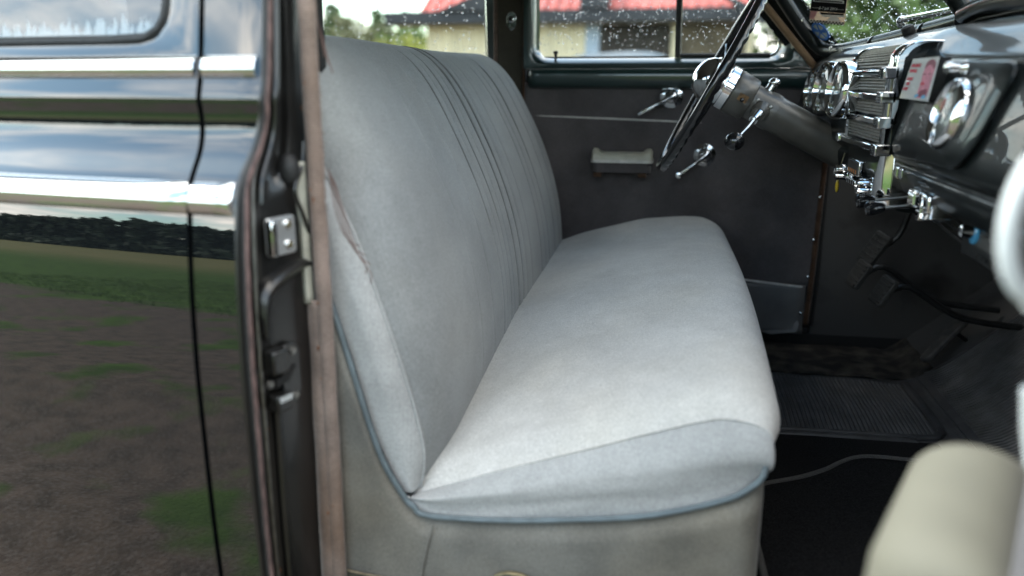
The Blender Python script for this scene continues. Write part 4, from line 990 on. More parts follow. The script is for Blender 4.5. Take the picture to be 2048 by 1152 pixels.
# far A pillar skin and tan lace
la, lb = AY(1522, 0, 2.30), AY(1632, 138, 2.30)
ld = (la - lb)
MB().tube(path([lb + Vector((.012, 0, -.03)), lb, lb.lerp(la, .5), la, la + ld * .9], 30), .0095, 10).build('wind_lace', 'tan_lace', CAR, label='tan cloth lace on the far windshield pillar')
P = []
for t in np.linspace(-.15, 1.9, 12):
    p = lb + ld * t; P.append([p + Vector((-.02, .03, -.01)), p + Vector((.004, .006, 0)), p + Vector((.02, .0, .004)), p + Vector((.045, -.035, .01)), p + Vector((.075, -.06, .02))])
MB().grid(P).build('windshield_pillar', 'dash', CAR, sharp=60)
# near A pillar post, header rail, roof
MB().tube([(.57, 1.0, .4), (.57, .99, 1.2), (.50, 1.03, 1.36), (.34, 1.09, 1.6)], .03, 10).build('windshield_pillar', 'paint', CAR)
P = []
for x, h in ((-1.95, 1.20), (-1.8, 1.5), (-1.55, 1.63), (-1.1, 1.70), (-.5, 1.72), (0, 1.70), (.22, 1.65), (.34, 1.58)):
    wd = .72 if x > -1.5 else .66
    P.append([Vector((x, YC + wd * s_, h - .12 * abs(s_)**3.2)) for s_ in np.linspace(-1, 1, 19)])
MB().grid(P).build('roof', 'headliner', CAR, solid=.02, sharp=60)
MB().tube(path([(-1.6, 1.02, 1.50), (-1.2, 1.0, 1.58), (-.5, 1.0, 1.605), (.1, 1.02, 1.58), (.36, 1.08, 1.52)], 30), .025, 8).build('roof_rail', 'paint', CAR)
MB().tube(path([(-1.6, 2.36, 1.50), (-1.2, 2.38, 1.56), (-.5, 2.38, 1.585), (.1, 2.36, 1.565), (.30, 2.28, 1.52)], 30), .03, 8).build('roof_rail', 'headliner', CAR)
MB().grid([[Vector((-1.66 - .25 * max(0, math.sin(math.pi * (y - .95) / 1.48))**.6, y, z)) for z in np.linspace(.35, 1.45, 8)] for y in np.linspace(.95, 2.43, 17)]).build('rear_wall', 'headliner', CAR, solid=.02)
# bonnet beyond the windshield
P = []
for x in np.linspace(.60, 2.1, 16):
    t = (x - .6) / 1.5; wd = lerp(.66, .34, t**.8); h = lerp(1.255, 1.08, t) - .12 * smooth((t - .8) / .2)
    P.append([Vector((x, YC + wd * s_, h - .42 * abs(s_)**2.6 * (.5 + .5 * t) - .02 * (1 - abs(s_)))) for s_ in np.linspace(-1, 1, 23)])
MB().grid(P).build('bonnet', 'paint', CAR, solid=.01, sharp=60)
# road wheels
for x in (-1.72, 1.45):
    for s_ in (-1, 1):
        c_ = Vector((x, YC + s_ * .60, .36)); wl = MB().lathe(c_, (0, s_, 0), [(0, .22), (.01, .33), (.04, .36), (.13, .36), (.16, .33), (.165, .22)], 36).build('wheel', 'tyre', CAR)
        MB().lathe(c_, (0, s_, 0), [(.15, .215), (.17, .20), (.155, .12), (.175, .08), (.18, .02)], 30).build('hub_cap', 'chrome', wl)

# ================================================================== dashboard
def X0(y): return .42 - .05 * smooth((y - 1.6) / .65)
def dash_col(y):
    x0 = X0(y); xw, zw = interp(y, XW), interp(y, ZW); ze = interp(y, [(1.0, 1.212), (1.4, 1.222), (1.6, 1.236), (2.0, 1.236), (2.33, 1.222)])
    xw = max(xw, x0 + .03)
    pts = [(xw + .01, zw - .012), (lerp(xw, x0, .3), lerp(zw, ze, .3) + .002), (lerp(xw, x0, .6), lerp(zw, ze, .6) + .006), (x0 + .022, ze + .004), (x0 + .009, ze - .008), (x0 + .004, ze - .024), (x0 - .008, 1.155), (x0 - .022, 1.10), (x0 - .030, 1.066), (x0 - .027, 1.046), (x0 - .008, 1.034), (x0 - .014, 1.022), (x0 - .010, 1.0), (x0 + .01, .978), (x0 + .07, .972), (x0 + .09, 1.0)]
    return [Vector((p.x, y, p.y)) for p in path([(a_, b_, 0) for a_, b_ in pts], 70)]
dash = MB().grid([dash_col(y) for y in np.linspace(1.0, 2.335, 80)]).build('dashboard', 'dash', CAR, sharp=70, label='glossy black metal dashboard')
# glove box door
gp_ = rounded([(1.47, 1.052), (1.135, 1.062), (1.09, 1.20), (1.47, 1.208)], [.02, .05, .04, .02], 8)
cg = Vector((1.29, 1.13))
def gbx(z): return .4165 - .0 + .006 * 0
ri = ring([gp_], cg, 120)[0]
P = []
def gface(y, z): 
    col = dash_col(y); c_ = [p for p in col if p.z < 1.215 and p.z > 1.03 and p.x < X0(y) + .03]; k = min(c_, key=lambda p: abs(p.z - z)); return k.x
for f, d in ((0, .003), (0.0, -.003), (.03, -.007), (.3, -.010), (.6, -.012), (.99, -.012)):
    row = []
    for p in ri:
        q = p.lerp(cg, f); row.append(Vector((.4135 + interp(q.y, [(1.045, -.026), (1.066, -.030), (1.10, -.022), (1.155, -.008), (1.20, .004), (1.21, .006)]) + d * .6, q.x, q.y)))
    P.append(row)
glove = MB().grid(P, cv=True).build('glove_box_door', 'dash', dash, sharp=50)
# clock
ccl = AX(1893, 231, .388)
clk = MB().lathe(ccl + Vector((.010, 0, 0)), (-1, 0, .24), [(-.004, .052), (.006, .0515), (.014, .0485), (.018, .044), (.014, .040), (.008, .0385)], 48, caps=False).build('clock_bezel', 'chrome', dash, label='round chrome clock bezel on the glove box')
MB().lathe(ccl + Vector((.004, 0, 0)), (-1, 0, .24), [(0, .039), (.001, .0385), (.003, .001)], 40).build('clock_face', 'clock_face', dash)
for a_, l_ in ((.7, .027), (2.6, .020)):
    MB().tube([ccl + Vector((-.0005, 0, 0)), ccl + Vector((-.0005, math.sin(a_) * l_, math.cos(a_) * l_))], .0009, 5).build('clock_hand', 'black', dash)
MB().lathe(ccl + Vector((-.004, 0, 0)), (-1, 0, .24), [(0, .0395), (.002, .034), (.004, .02), (.0045, .001)], 36, caps=False).build('clock_glass', 'glass', dash)
kb = AX(1925, 135, .400)
MB().lathe(kb + Vector((.004, 0, 0)), (-1, 0, 0), [(0, .010), (.004, .0085), (.008, .005), (.016, .006), (.021, .0085), (.026, .0075), (.028, .003)], 20).build('glove_box_knob', 'worn_chrome', dash)
# gauges: three chrome rings
for i, (px, py, r_, x) in enumerate(((1627, 181, .049, .352), (1650, 178, .061, .350), (1678, 180, .060, .352))):
    c_ = AX(px, py, x); n_ = Vector((-1, -.10, .10)).normalized()
    rg_ = MB().lathe(c_, n_, [(-.035, r_ * .98), (-.012, r_), (.0, r_), (.009, r_ * .95), (.012, r_ * .88), (.006, r_ * .83), (-.004, r_ * .81)], 44, caps=False).build('gauge_bezel', 'chrome', dash)
    MB().lathe(c_, n_, [(-.006, r_ * .82), (-.004, r_ * .8), (-.003, .001)], 36).build('gauge_face', 'dial', dash)
    for k in range(9):
        a_ = R(-120 + k * 30); u = n_.orthogonal().normalized(); v = n_.cross(u)
        d_ = u * math.cos(a_) + v * math.sin(a_); MB().tube([c_ + d_ * r_ * .58, c_ + d_ * r_ * .70], .0011, 4).build('gauge_tick', 'white', dash)
    MB().lathe(c_, n_, [(.002, r_ * .84), (.006, r_ * .6), (.008, .001)], 32, caps=False).build('gauge_glass', 'glass', dash)
# centre console: speaker grille between chrome rails, radio below
CX = .382; CYN, CYF = 1.508, 1.832
cons_prof = [(.47, 1.236), (.425, 1.238), (.402, 1.232), (.388, 1.218), (CX, 1.19), (CX, 1.02), (CX + .002, .985), (CX + .012, .960), (CX + .035, .948), (.47, .948)]
cp = path([(a_, b_, 0) for a_, b_ in cons_prof], 300)
mb = MB(); mb.grid([[Vector((p.x + .006, y, p.y)) for p in cp] for y in (CYN + .004, 1.6, 1.7, CYF)])
mb.add([Vector((p.x + .006, CYN + .004, p.y)) for p in cp], [tuple(range(300))]); mb.add([Vector((p.x + .006, CYF, p.y)) for p in cp], [tuple(range(300))])
console = mb.build('center_console', 'dash', CAR, sharp=45, label='dashboard centre with chrome speaker grille and radio')
BZ = [1.188, 1.147, 1.104, 1.057]
def rail(y, w_, d_, zlo):
    mb = MB(); P = []
    pts = [p for p in cp if p.y >= zlo and not (p.x > .44 and p.y < 1.1)]
    for i, p in enumerate(pts):
        P.append([Vector((p.x + .008, y - w_, p.y)), Vector((p.x - d_ * .55, y - w_, p.y + (.002 if p.y > 1.21 else 0))), Vector((p.x - d_, y - w_ * .5, p.y + (.004 if p.y > 1.21 else 0))), Vector((p.x - d_, y + w_ * .5, p.y + (.004 if p.y > 1.21 else 0))), Vector((p.x - d_ * .55, y + w_, p.y + (.002 if p.y > 1.21 else 0))), Vector((p.x + .008, y + w_, p.y))])
    mb.grid(P); mb.add(P[0], [tuple(range(6))]); mb.add(P[-1], [tuple(range(6))]); return mb
rail(CYN + .018, .013, .008, 1.045).build('grille_rail', 'chrome', console, sharp=35)
rail(CYN - .004, .006, .002, 1.10).build('grille_rail', 'chrome', console, sharp=35)
rail(CYF - .012, .010, .008, 1.045).build('grille_rail', 'chrome', console, sharp=35)
for k, z in enumerate(BZ):
    br = MB().box((CX - .016, CYN - .006, z - .0065), (CX + .004, CYF + .012, z + .0065)).build('grille_bar', 'chrome', console, bevel=.003)
    MB().box((CX - .022, CYN - .010, z - .010), (CX + .004, CYN + .026, z + .010)).build('bar_end_plaque', 'chrome', console, bevel=.002)
    for q in (-.004, 0, .004): MB().box((CX - .0232, CYN + .002, z + q - .0012), (CX - .0218, CYN + .017, z + q + .0012)).build('plaque_relief', 'dark_metal', console, smooth=False)
    MB().box((CX - .020, CYF - .004, z - .009), (CX + .004, CYF + .016, z + .009)).build('bar_end_plaque', 'chrome', console, bevel=.002)
secs = [(BZ[0] + .008, 1.2365), (BZ[1] + .008, BZ[0] - .008), (BZ[2] + .008, BZ[1] - .008), (BZ[3] + .008, BZ[2] - .008)]
for zl, zh in secs:
    fm_ = MB(); z = zl
    pts = [p for p in cp if zl <= p.y <= zh + .004 and (p.x < .43)]
    dens = path([Vector((p.x, p.y, 0)) for p in pts], 400); acc = 0; last = dens[0]
    for p in dens:
        acc += (p - last).length; last = p
        if acc > .0056:
            acc = 0; fm_.box((p.x - .003, CYN + .031, p.y - .0014), (p.x + .005, CYF - .022, p.y + .0014))
    for y in np.arange(CYN + .034, CYF - .024, .0062):
        fm_.tube([Vector((p.x - .0005, y, p.y)) for p in pts], .0007, 4, caps=False)
    fm_.build('speaker_mesh', 'mesh_bar', console, smooth=False, kind='stuff', weld=False)
# spear below the grille
P = []
for z, w_ in ((1.05, .009), (1.03, .012), (1.0, .016), (.98, .017), (.966, .014), (.957, .006)):
    P.append([Vector((CX + .012, CYN - .002 - w_ * .2, z)), Vector((CX - .010 * (w_ / .017), CYN + .002, z)), Vector((CX - .014 * (w_ / .017), CYN + w_ * .8, z)), Vector((CX + .004, CYN + .010 + w_, z))])
MB().grid(P).build('console_spear', 'chrome', console, sharp=60)
MB().box((CX + .012, CYN - .004, .955), (CX + .05, CYN + .0, 1.05)).build('console_side_plate', 'worn_chrome', console, bevel=.002)
# radio
dl = AX(1706, 331, .372); dl.y = 1.655
MB().box((.362, dl.y - .045, dl.z - .013), (.39, dl.y + .045, dl.z + .017)).build('radio_dial_frame', 'chrome', console, bevel=.002)
MB().box((.3605, dl.y - .041, dl.z - .0105), (.3622, dl.y + .041, dl.z + .0135)).build('radio_dial', 'dial', console, smooth=False)
for k in range(5): MB().box((.3598, dl.y - .032 + k * .016 - .002, dl.z - .008), (.3606, dl.y - .032 + k * .016 + .002, dl.z - .001)).build('dial_mark', 'orange', console, smooth=False)
for k in range(5): MB().box((.358, dl.y - .042 + k * .017, dl.z - .031), (.39, dl.y - .042 + k * .017 + .015, dl.z - .020)).build('radio_button', 'worn_chrome', console, bevel=.0015)
for y, z in ((1.745, dl.z - .018), (1.545, dl.z - .024)):
    c_ = Vector((.385, y, z)); MB().lathe(c_, (-1, 0, 0), [(0, .021), (.006, .021), (.012, .019), (.014, .016)], 28).build('knob_base', 'chrome', console)
    P = []
    for d_, r_ in ((.014, .0135), (.017, .0155), (.034, .0145), (.038, .0125), (.039, .008), (.036, .006)):
        P.append([c_ + Vector((-d_, math.cos(a_) * r_ * (1 + (.07 if q % 2 else 0)), math.sin(a_) * r_ * (1 + (.07 if q % 2 else 0)))) for q, a_ in enumerate(np.linspace(0, 2 * math.pi, 49)[:-1])])
    mb = MB().grid(P, cv=True); mb.add(P[-1], [tuple(range(48))]); mb.build('radio_knob', 'chrome', console, sharp=30)
# choke and throttle knobs
for px, py in ((1722, 403), (1741, 418)):
    c_ = AX(px, py, .345); MB().tube([c_, c_ + Vector((.09, 0, .012))], .003, 8).build('knob_rod', 'steel', dash)
    MB().lathe(c_ + Vector((.022, 0, .003)), (-1, 0, -.1), [(0, .006), (.004, .009), (.018, .0125), (.026, .013), (.030, .010), (.031, .004)], 20).build('control_knob', 'plastic', dash)
# lighter and ash tray drawer
at_ = AX(1848, 402, .41)
MB().box((.40, at_.y - .05, .975), (.45, at_.y + .055, 1.005)).build('ash_tray', 'chrome', dash, bevel=.004)
for k in range(5): MB().box((.3975, at_.y + .018 + k * .006, .980), (.402, at_.y + .021 + k * .006, .999)).build('ash_tray_flute', 'chrome', dash, bevel=.0008)
MB().prism([Vector((.395, at_.y - .008, .962)), Vector((.395, at_.y - .030, .962)), Vector((.40, at_.y - .026, 1.006)), Vector((.40, at_.y - .012, 1.006))], (.04, 0, 0)).build('drawer_handle', 'chrome', dash, bevel=.002)
MB().prism([Vector((.402, at_.y - .034, .964)), Vector((.402, at_.y - .062, .970)), Vector((.41, at_.y - .045, 1.0))], (.035, 0, 0)).build('drawer_handle', 'worn_chrome', dash, bevel=.002)
cs = AX(1806, 345, .412)
P = [[cs + Vector((-.004 - .006 * math.sin(math.pi * k / 8), .018 * math.cos(math.pi * k / 8), .010 * t)) for k in range(9)] for t in (-1, -.5, 0, .5, 1)]
MB().grid(P).build('dash_button', 'chrome', dash, solid=.002)
# wiper knob on the dash top, defroster bulge
wk = ws(1.80, -.02) + Vector((-.055, 0, -.018))
MB().lathe(wk, (-.4, -.1, .9), [(0, .010), (.006, .008), (.012, .0055)], 16).build('wiper_knob_stem', 'chrome', dash)
MB().lathe(wk, (-.4, -.1, .9), [(.012, .0105), (.016, .0125), (.028, .012), (.031, .008)], 18).build('wiper_knob', 'rubber', dash)
MB().tube(path([ws(1.66, -.02) + Vector((-.03, 0, .012)), ws(1.55, 0) + Vector((-.04, 0, .012)), ws(1.42, 0) + Vector((-.05, 0, .008)), ws(1.28, 0) + Vector((-.05, 0, -.004))], 24), .016, 12).build('defroster_duct', 'dash', dash)
# under-dash player with a blue ringed knob
ub = AX(1960, 470, .46)
under = MB().box((.455, 1.13, .918), (.60, 1.312, .972)).build('under_dash_radio', mat('black_crackle', (.012, .012, .012), .5, var=.3, vscale=80), CAR, bevel=.004, label='small black radio hung under the dashboard')
uk = AX(1944, 463, .45)
MB().lathe(uk + Vector((.004, 0, 0)), (-1, 0, 0), [(0, .019), (.003, .0185), (.004, .013)], 26).build('knob_ring', mat('blue_ring', (.05, .28, .50), .35, coat=.5), under)
MB().lathe(uk, (-1, 0, 0), [(0, .0105), (.010, .0100), (.016, .0095), (.018, .006)], 20).build('volume_knob', 'chrome', under)
for k in range(6): MB().box((.4535, 1.15 + k * .018, .926), (.456, 1.162 + k * .018, .932)).build('preset_button', 'dark_metal', under, smooth=False)
MB().box((.4535, 1.15, .942), (.456, 1.255, .962)).build('display', 'dial', under, smooth=False)
# wires under the dash
for k in range(3):
    MB().tube(path([Vector((.47, 1.62 - .05 * k, .965)), Vector((.49, 1.52 - .05 * k, .925 + .01 * k)), Vector((.52, 1.40 - .03 * k, .905)), Vector((.56, 1.30, .95))], 20), .003, 6).build('cable', 'rubber', dash)

# ================================================================== steering wheel and column
wc = Vector((.0975, 1.95, 1.176)); sa_ = Vector((-.886, -.004, .463)).normalized()   # towards the driver
su = Vector((0, 1, 0)); su = (su - sa_ * su.dot(sa_)).normalized(); sw = sa_.cross(su)
Rw = .227
P = []
NB = 300
for i in range(NB):
    a_ = 2 * math.pi * i / NB; rad = su * math.cos(a_) + sw * math.sin(a_); row = []
    for k in range(14):
        b_ = 2 * math.pi * k / 14; front = max(0, -math.sin(b_))      # side away from the driver carries the finger grips
        rr = .0108 * (1 + .34 * front**2 * abs(math.sin(a_ * 26))**.8)
        row.append(wc + rad * (Rw + rr * math.cos(b_)) + sa_ * (rr * math.sin(b_)))
    P.append(row)
swh = MB().grid(P, cu=True, cv=True).build('steering_wheel', 'plastic', CAR, sharp=60, label='large thin black steering wheel with finger grips')
for a_ in (R(90 + 115), R(90 - 115), R(90)):
    rad = su * math.cos(a_) + sw * math.sin(a_)
    MB().tube(path([wc - sa_ * .022 + rad * .03, wc - sa_ * .02 + rad * .09, wc - sa_ * .008 + rad * .17, wc + rad * (Rw - .004)], 12), .0085, 8, flat=.55).build('spoke', 'plastic', swh)
hb_ = wc - sa_ * .03
MB().lathe(hb_, sa_, [(-.004, .046), (.010, .046), (.020, .0505), (.036, .0500), (.048, .046), (.060, .037), (.068, .024), (.072, .010), (.0725, .001)], 36).build('horn_button', 'chrome', swh)
MB().lathe(hb_, sa_, [(.030, .0510), (.034, .0535), (.039, .050)], 36, caps=False).build('horn_ring', 'worn_chrome', swh)
MB().lathe(hb_, sa_, [(-.022, .049), (-.020, .0525), (-.003, .0525), (-.002, .048)], 36).build('hub_ring', 'chrome', swh)
colm = MB().lathe(hb_, sa_, [(-.62, .0405), (-.14, .0405), (-.13, .0415)], 32).build('steering_column', 'column', CAR, label='worn grey steering column with shift lever')
MB().lathe(hb_, sa_, [(-.072, .0455), (-.068, .049), (-.032, .0515), (-.023, .050)], 36).build('column_collar', 'column', colm)
MB().lathe(hb_, sa_, [(-.132, .043), (-.118, .0435), (-.105, .0405), (-.072, .0405)], 32).build('column_neck', 'column', colm)
side = Vector((0, -1, 0)); side = (side - sa_ * side.dot(sa_)).normalized()
upc = side.cross(sa_); upc = upc if upc.z > 0 else -upc
q = hb_ - sa_ * .05 + side * .049 - upc * .004
MB().prism([q + sa_ * a_ + upc * b_ for a_, b_ in ((-.011, -.008), (.011, -.008), (.011, .009), (-.011, .009))], side * .0025).build('rust_patch', mat('ochre_rust', (.13, .07, .025), .7, var=.5, vscale=120), colm)
MB().ball(q + side * .004 - upc * .004, .005, 8, 10).build('collar_screw', 'plastic', colm)
# shift lever: chrome boss, rod and black knob
kn = AY(1472, 279, 1.80); bs = hb_ - sa_ * .10 + side * .044 - upc * .012
MB().tube([hb_ - sa_ * .10 + side * .02 - upc * .004, bs - side * .006, bs + (kn - bs) * .1], [.026, .022, .016], 16).build('shift_boss', 'column', colm)
MB().tube([bs, bs.lerp(kn, .3)], [.0155, .010], 16).build('shift_ferrule', 'chrome', colm)
MB().tube(path([bs.lerp(kn, .2), bs.lerp(kn, .6) + Vector((.002, 0, 0)), kn], 10), [.0075, .007, .0062, .0058, .0055, .0052, .005, .005, .0052, .006], 12).build('shift_rod', 'chrome', colm)
MB().ball(kn + (kn - bs).normalized() * .008, (.0215, .0215, .020), 14, 20).build('shift_knob', 'plastic', colm)
ts = hb_ - sa_ * .098 + upc * .040
MB().tube([ts - upc * .01, ts + upc * .016], [.012, .011], 14).build('signal_switch', 'worn_chrome', colm)
MB().ball(ts + upc * .019, (.0135, .0135, .011), 10, 14).build('signal_knob', 'chrome', colm)
for k in (-.115, -.082): MB().lathe(hb_ + sa_ * k + side * .040 + upc * .008, side, [(0, .0045), (.003, .004), (.004, .002)], 10).build('collar_screw', 'steel', colm)
MB().tube(path([hb_ - sa_ * .33 + side * .044 + upc * .02, hb_ - sa_ * .37 + side * .052 + upc * .012, hb_ - sa_ * .42 + side * .048 - upc * .02, hb_ - sa_ * .44 + side * .04 - upc * .06], 16), .002, 6).build('column_wire', 'steel', colm)

# ================================================================== pedals
M['pedal_rubber'] = mat('worn_pedal_rubber', (.028, .027, .025), .75, var=.3, vscale=90)
def pedal(c, w_, h_, nrm, arm_to, name='pedal', lab=None, ribs=6):
    c = Vector(c); n_ = Vector(nrm).normalized(); r_ = Vector((0, 1, 0)); r_ = (r_ - n_ * r_.dot(n_)).normalized(); u_ = r_.cross(n_); u_ = u_ if u_.z > 0 else -u_
    pl = rounded([(-w_, -h_), (w_, -h_), (w_, h_), (-w_, h_)], min(w_, h_) * .35, 5)
    p_ = MB().prism([c + r_ * a_.x + u_ * a_.y for a_ in pl], n_ * .014).build(name, 'pedal_rubber', CAR, bevel=.003, label=lab)
    for k in range(ribs):
        z = -h_ * .75 + 1.5 * h_ * k / (ribs - 1); MB().obox(c + u_ * z + n_ * .0155, r_ * w_ * .8, u_ * .0016, n_ * .002).build('pedal_rib', 'rubber', p_, smooth=False)
    MB().tube(path([c - n_ * .004] + [Vector(q) for q in arm_to], 14), .008, 8).build('pedal_arm', 'dark_metal', p_)
pc_ = AY(1722, 551, 2.10); pedal(pc_, .028, .036, (-.85, -.28, .45), [pc_ + Vector((.06, .01, .02)), pc_ + Vector((.18, .02, -.06)), pc_ + Vector((.34, .02, -.08))], lab='worn rubber clutch pedal')
pb_ = AY(1771, 584, 1.99); pedal(pb_, .028, .036, (-.85, -.28, .45), [pb_ + Vector((.06, .01, .01)), pb_ + Vector((.18, .02, -.06)), pb_ + Vector((.34, .02, -.08))], lab='worn rubber brake pedal')
hp = AY(1752, 500, 2.16); pedal(hp, .026, .046, (-.75, -.5, .45), [hp + Vector((.05, 0, .04)), hp + Vector((.07, -.01, .12)), hp + Vector((.10, -.02, .22))], lab='dark parking brake pedal under the column')
# accelerator: long treadle leaning on the toe board
a0, a1 = AY(1846, 716, 2.06), AY(1922, 636, 2.14)
d_ = (a1 - a0).normalized(); s_ = Vector((0, 1, 0)); s_ = (s_ - d_ * s_.dot(d_)).normalized(); n_ = s_.cross(d_); n_ = n_ if n_.z > 0 else -n_
pl = rounded([(-.004, -.018), ((a1 - a0).length, -.024), ((a1 - a0).length, .024), (-.004, .018)], .018, 6)
acc = MB().prism([a0 + d_ * p.x + s_ * p.y for p in pl], n_ * -.014).build('accelerator', mat('dusty_treadle_rubber', (.03, .03, .03), .75, col2=(.06, .055, .05), vscale=40, ramp=(.45, .65)), CAR, bevel=.004, label='long dusty accelerator treadle')
MB().tube([a0.lerp(a1, .75) - n_ * .012, a0.lerp(a1, .8) - n_ * .05 + Vector((.03, 0, -.02)), a0.lerp(a1, .8) + Vector((.14, 0, -.03))], .006, 8).build('accelerator_rod', 'dark_metal', acc)

# ================================================================== near front door, open at the right
DH = Vector((.467, .985, 0)); DT = Vector((.0656, .1, 0)); dd_ = (DT - DH).normalized(); dn = Vector((-dd_.y, dd_.x, 0)); dn = dn if dn.x < 0 else -dn
def ndp(s, z, off=0): p = DH + dd_ * s + dn * off; return Vector((p.x, p.y, z))
mb = MB(); mb.grid([[ndp(s_, z, .0) for z in np.linspace(.42, 1.19, 12)] for s_ in np.linspace(.02, .98, 16)])
ndoor = mb.build('front_door', 'door_cloth', CAR, solid=.03, label='inner side of the open near front door')
mb = MB(); mb.grid([[ndp(s_, z, -.055 - .02 * math.sin(math.pi * (z - .38) / .85)) for z in np.linspace(.36, 1.2, 14)] for s_ in np.linspace(0, 1.0, 16)]); mb.build('door_skin', 'paint', ndoor, solid=.006)
# armrest with beige pad
sA = (Vector((.247, .50, 0)) - DH).dot(dd_)
P = []
for i in range(29):
    t = i / 28; s_ = lerp(sA - .17, sA + .052, t); e_ = 1 - t
    rr = math.sqrt(max(0, 1 - max(0, 1 - e_ / .22)**2)) if e_ < .22 else 1; e3 = math.sqrt(max(0, 1 - max(0, 1 - t / .15)**2)) if t < .15 else 1; rr = max(.02, min(rr, e3))
    row = []
    for k in range(17):
        a_ = math.pi * k / 16; o_ = .048 - .048 * math.cos(a_); row.append(ndp(s_, .842 + (.050 * max(0, math.sin(a_))**.75 - .0) * (.4 + .6 * rr) , .002 + o_ * (.35 + .65 * rr)))
    P.append([ndp(s_, .76, .002)] + row + [ndp(s_, .82, .100 * (.35 + .65 * rr)), ndp(s_, .76, .096 * (.35 + .65 * rr))])
mb = MB().grid(P); n_ = len(P[0]); mb.add(P[0], [tuple(range(n_))]); mb.add(P[-1], [tuple(range(n_))])
mb.build('armrest_pad', 'beige', ndoor, sharp=70, label='beige vinyl armrest on the open near door')
# chrome door pull / crank
cr_c = AY(2104, 446, .56); crs = (Vector((cr_c.x, cr_c.y, 0)) - DH).dot(dd_)
arc = []
for k in range(25):
    a_ = R(100 + 160 * k / 24); c_ = cr_c + rt * (math.cos(a_) * .027) + Vector((0, 0, 1)) * (math.sin(a_) * .050); arc.append(c_)
MB().tube(arc, .0068, 12).build('door_pull', 'white_trim', ndoor, label='pale curved pull on the open near door')
MB().tube([arc[0], arc[0] + Vector((.05, .02, 0))], .0105, 10).build('pull_foot', 'white_trim', ndoor); MB().tube([arc[-1], arc[-1] + Vector((.05, .02, 0))], .0105, 10).build('pull_foot', 'white_trim', ndoor)
p0, p1 = AY(2062, 780, .56), AY(2066, 930, .56)
MB().tube([p0, p0.lerp(p1, .5) + Vector((-.001, 0, 0)), p1], .006, 10).build('trim_edge', 'white_trim', ndoor)
MB().obox(p0.lerp(p1, .5) + Vector((.03, .02, 0)), (.028, .014, 0), (.003, -.006, 0), (0, 0, .02)).build('trim_bracket', 'jamb', ndoor)

# ================================================================== loose things
# dusty carpet piece on the driver's floor
P = []
for x in np.linspace(.05, .70, 40):
    row = []
    for y in np.linspace(2.085, 2.33, 20):
        toe = max(0, (x - .655)) * .8; e_ = .004 * nz(x, y, 1, 14) + .003 * nz(x, y, 5, 40)
        row.append(Vector((x, y, FL + .006 + toe + e_)))
    P.append(row)
t = MB().grid(P).build('floor_carpet', 'old_carpet', None, solid=.004, sharp=80); tag(t, 'dusty worn black carpet piece below the pedals', 'carpet')
# ribbed rubber mat over the tunnel and up the toe board
def toez(x): return interp(x, [(.0, FL), (.62, FL), (.65, FL + .006), (.70, FL + .038), (.96, FL + .273)])
RM = thing('rubber_mat', 'ribbed black rubber mat over the middle of the floor and toe board', 'mat', (.4, 1.8, FL))
mb = MB(); mb.grid([[Vector((x, y, toez(x) + .004)) for x in np.linspace(.02, .94, 50)] for y in np.linspace(1.02, 2.08, 30)]); mb.build('mat_sheet', 'matrubber', RM, sharp=60)
rb = MB()
for x in np.arange(.06, .618, .0098):
    yb = 1.725 + .02 * smooth((x - .54) / .07); rb.tube([(x, yb, FL + .0045), (x + .004, 1.86, FL + .005), (x + .002, 2.06 - .015 * smooth((x - .54) / .05), FL + .0045)], .0034, 6)
M['ribtop'] = mat('highlight_rib_rubber', (.095, .095, .098), .36, var=.3, vscale=20)  # paler than the sheet: highlight on the rib tops put into the colour
rb.build('mat_ribs', 'ribtop', RM, kind='stuff', weld=False)
rb = MB()
for y in np.arange(1.10, 2.06, .0115):
    rb.tube([Vector((x, y + .05 * (x - .66) + .03 * smooth((.72 - x) / .06), toez(x) + .0048)) for x in np.linspace(.68, .955, 12)], .0036, 6)
rb.build('toe_ribs', 'matrubber', RM, kind='stuff', weld=False)
bp_ = [Vector((.04, 1.716, FL + .006)), Vector((.3, 1.716, FL + .006)), Vector((.56, 1.722, FL + .006)), Vector((.615, 1.74, FL + .007)), Vector((.63, 1.80, FL + .008)), Vector((.628, 2.05, FL + .008))]
MB().tube(path(bp_, 40), .0065, 8, flat=1.6).build('mat_border', 'matrubber', RM)
MB().tube([p + Vector((0, -.022, -.001)) for p in path(bp_[:3], 20)], .008, 8, flat=1.8).build('mat_edge', 'matrubber', RM)
MB().grid([[Vector((.652 + .004 * k, y, FL + .012 + .007 * math.sin(math.pi * k / 4))) for k in range(5)] for y in np.linspace(1.05, 2.07, 20)]).build('mat_fold', 'matrubber', RM)
# black carpet mat with woven binding, nearest the open door
edge_px = [(1512, 972), (1540, 966), (1600, 955), (1650, 940), (1680, 926), (1710, 916), (1750, 914), (1850, 924), (1950, 938)]
ep = path([AZ(px, py, FL + .016) for px, py in edge_px], 60)
FM = thing('carpet_mat', 'black carpet mat with grey woven edging beside the seat skirt', 'mat', (.4, 1.2, FL))
P = []
for p in ep:
    P.append([Vector((lerp(p.x, .17 + (p.x - ep[0].x) * .9, t), lerp(p.y, 1.03, t), FL + .013 + .002 * nz(p.x * 9, t * 5, 0, 1))) for t in np.linspace(0, 1, 24)])
MB().grid(P).build('pile', 'carpet', FM, sharp=80, solid=.006)
MB().tube(ep, .0052, 8, flat=1.0).build('binding', 'binding', FM)
b2 = path([AZ(1512, 1085, FL + .02), AZ(1521, 1120, FL + .02), AZ(1530, 1160, FL + .02)], 14)
MB().tube(b2, .006, 8).build('binding', 'binding', FM)
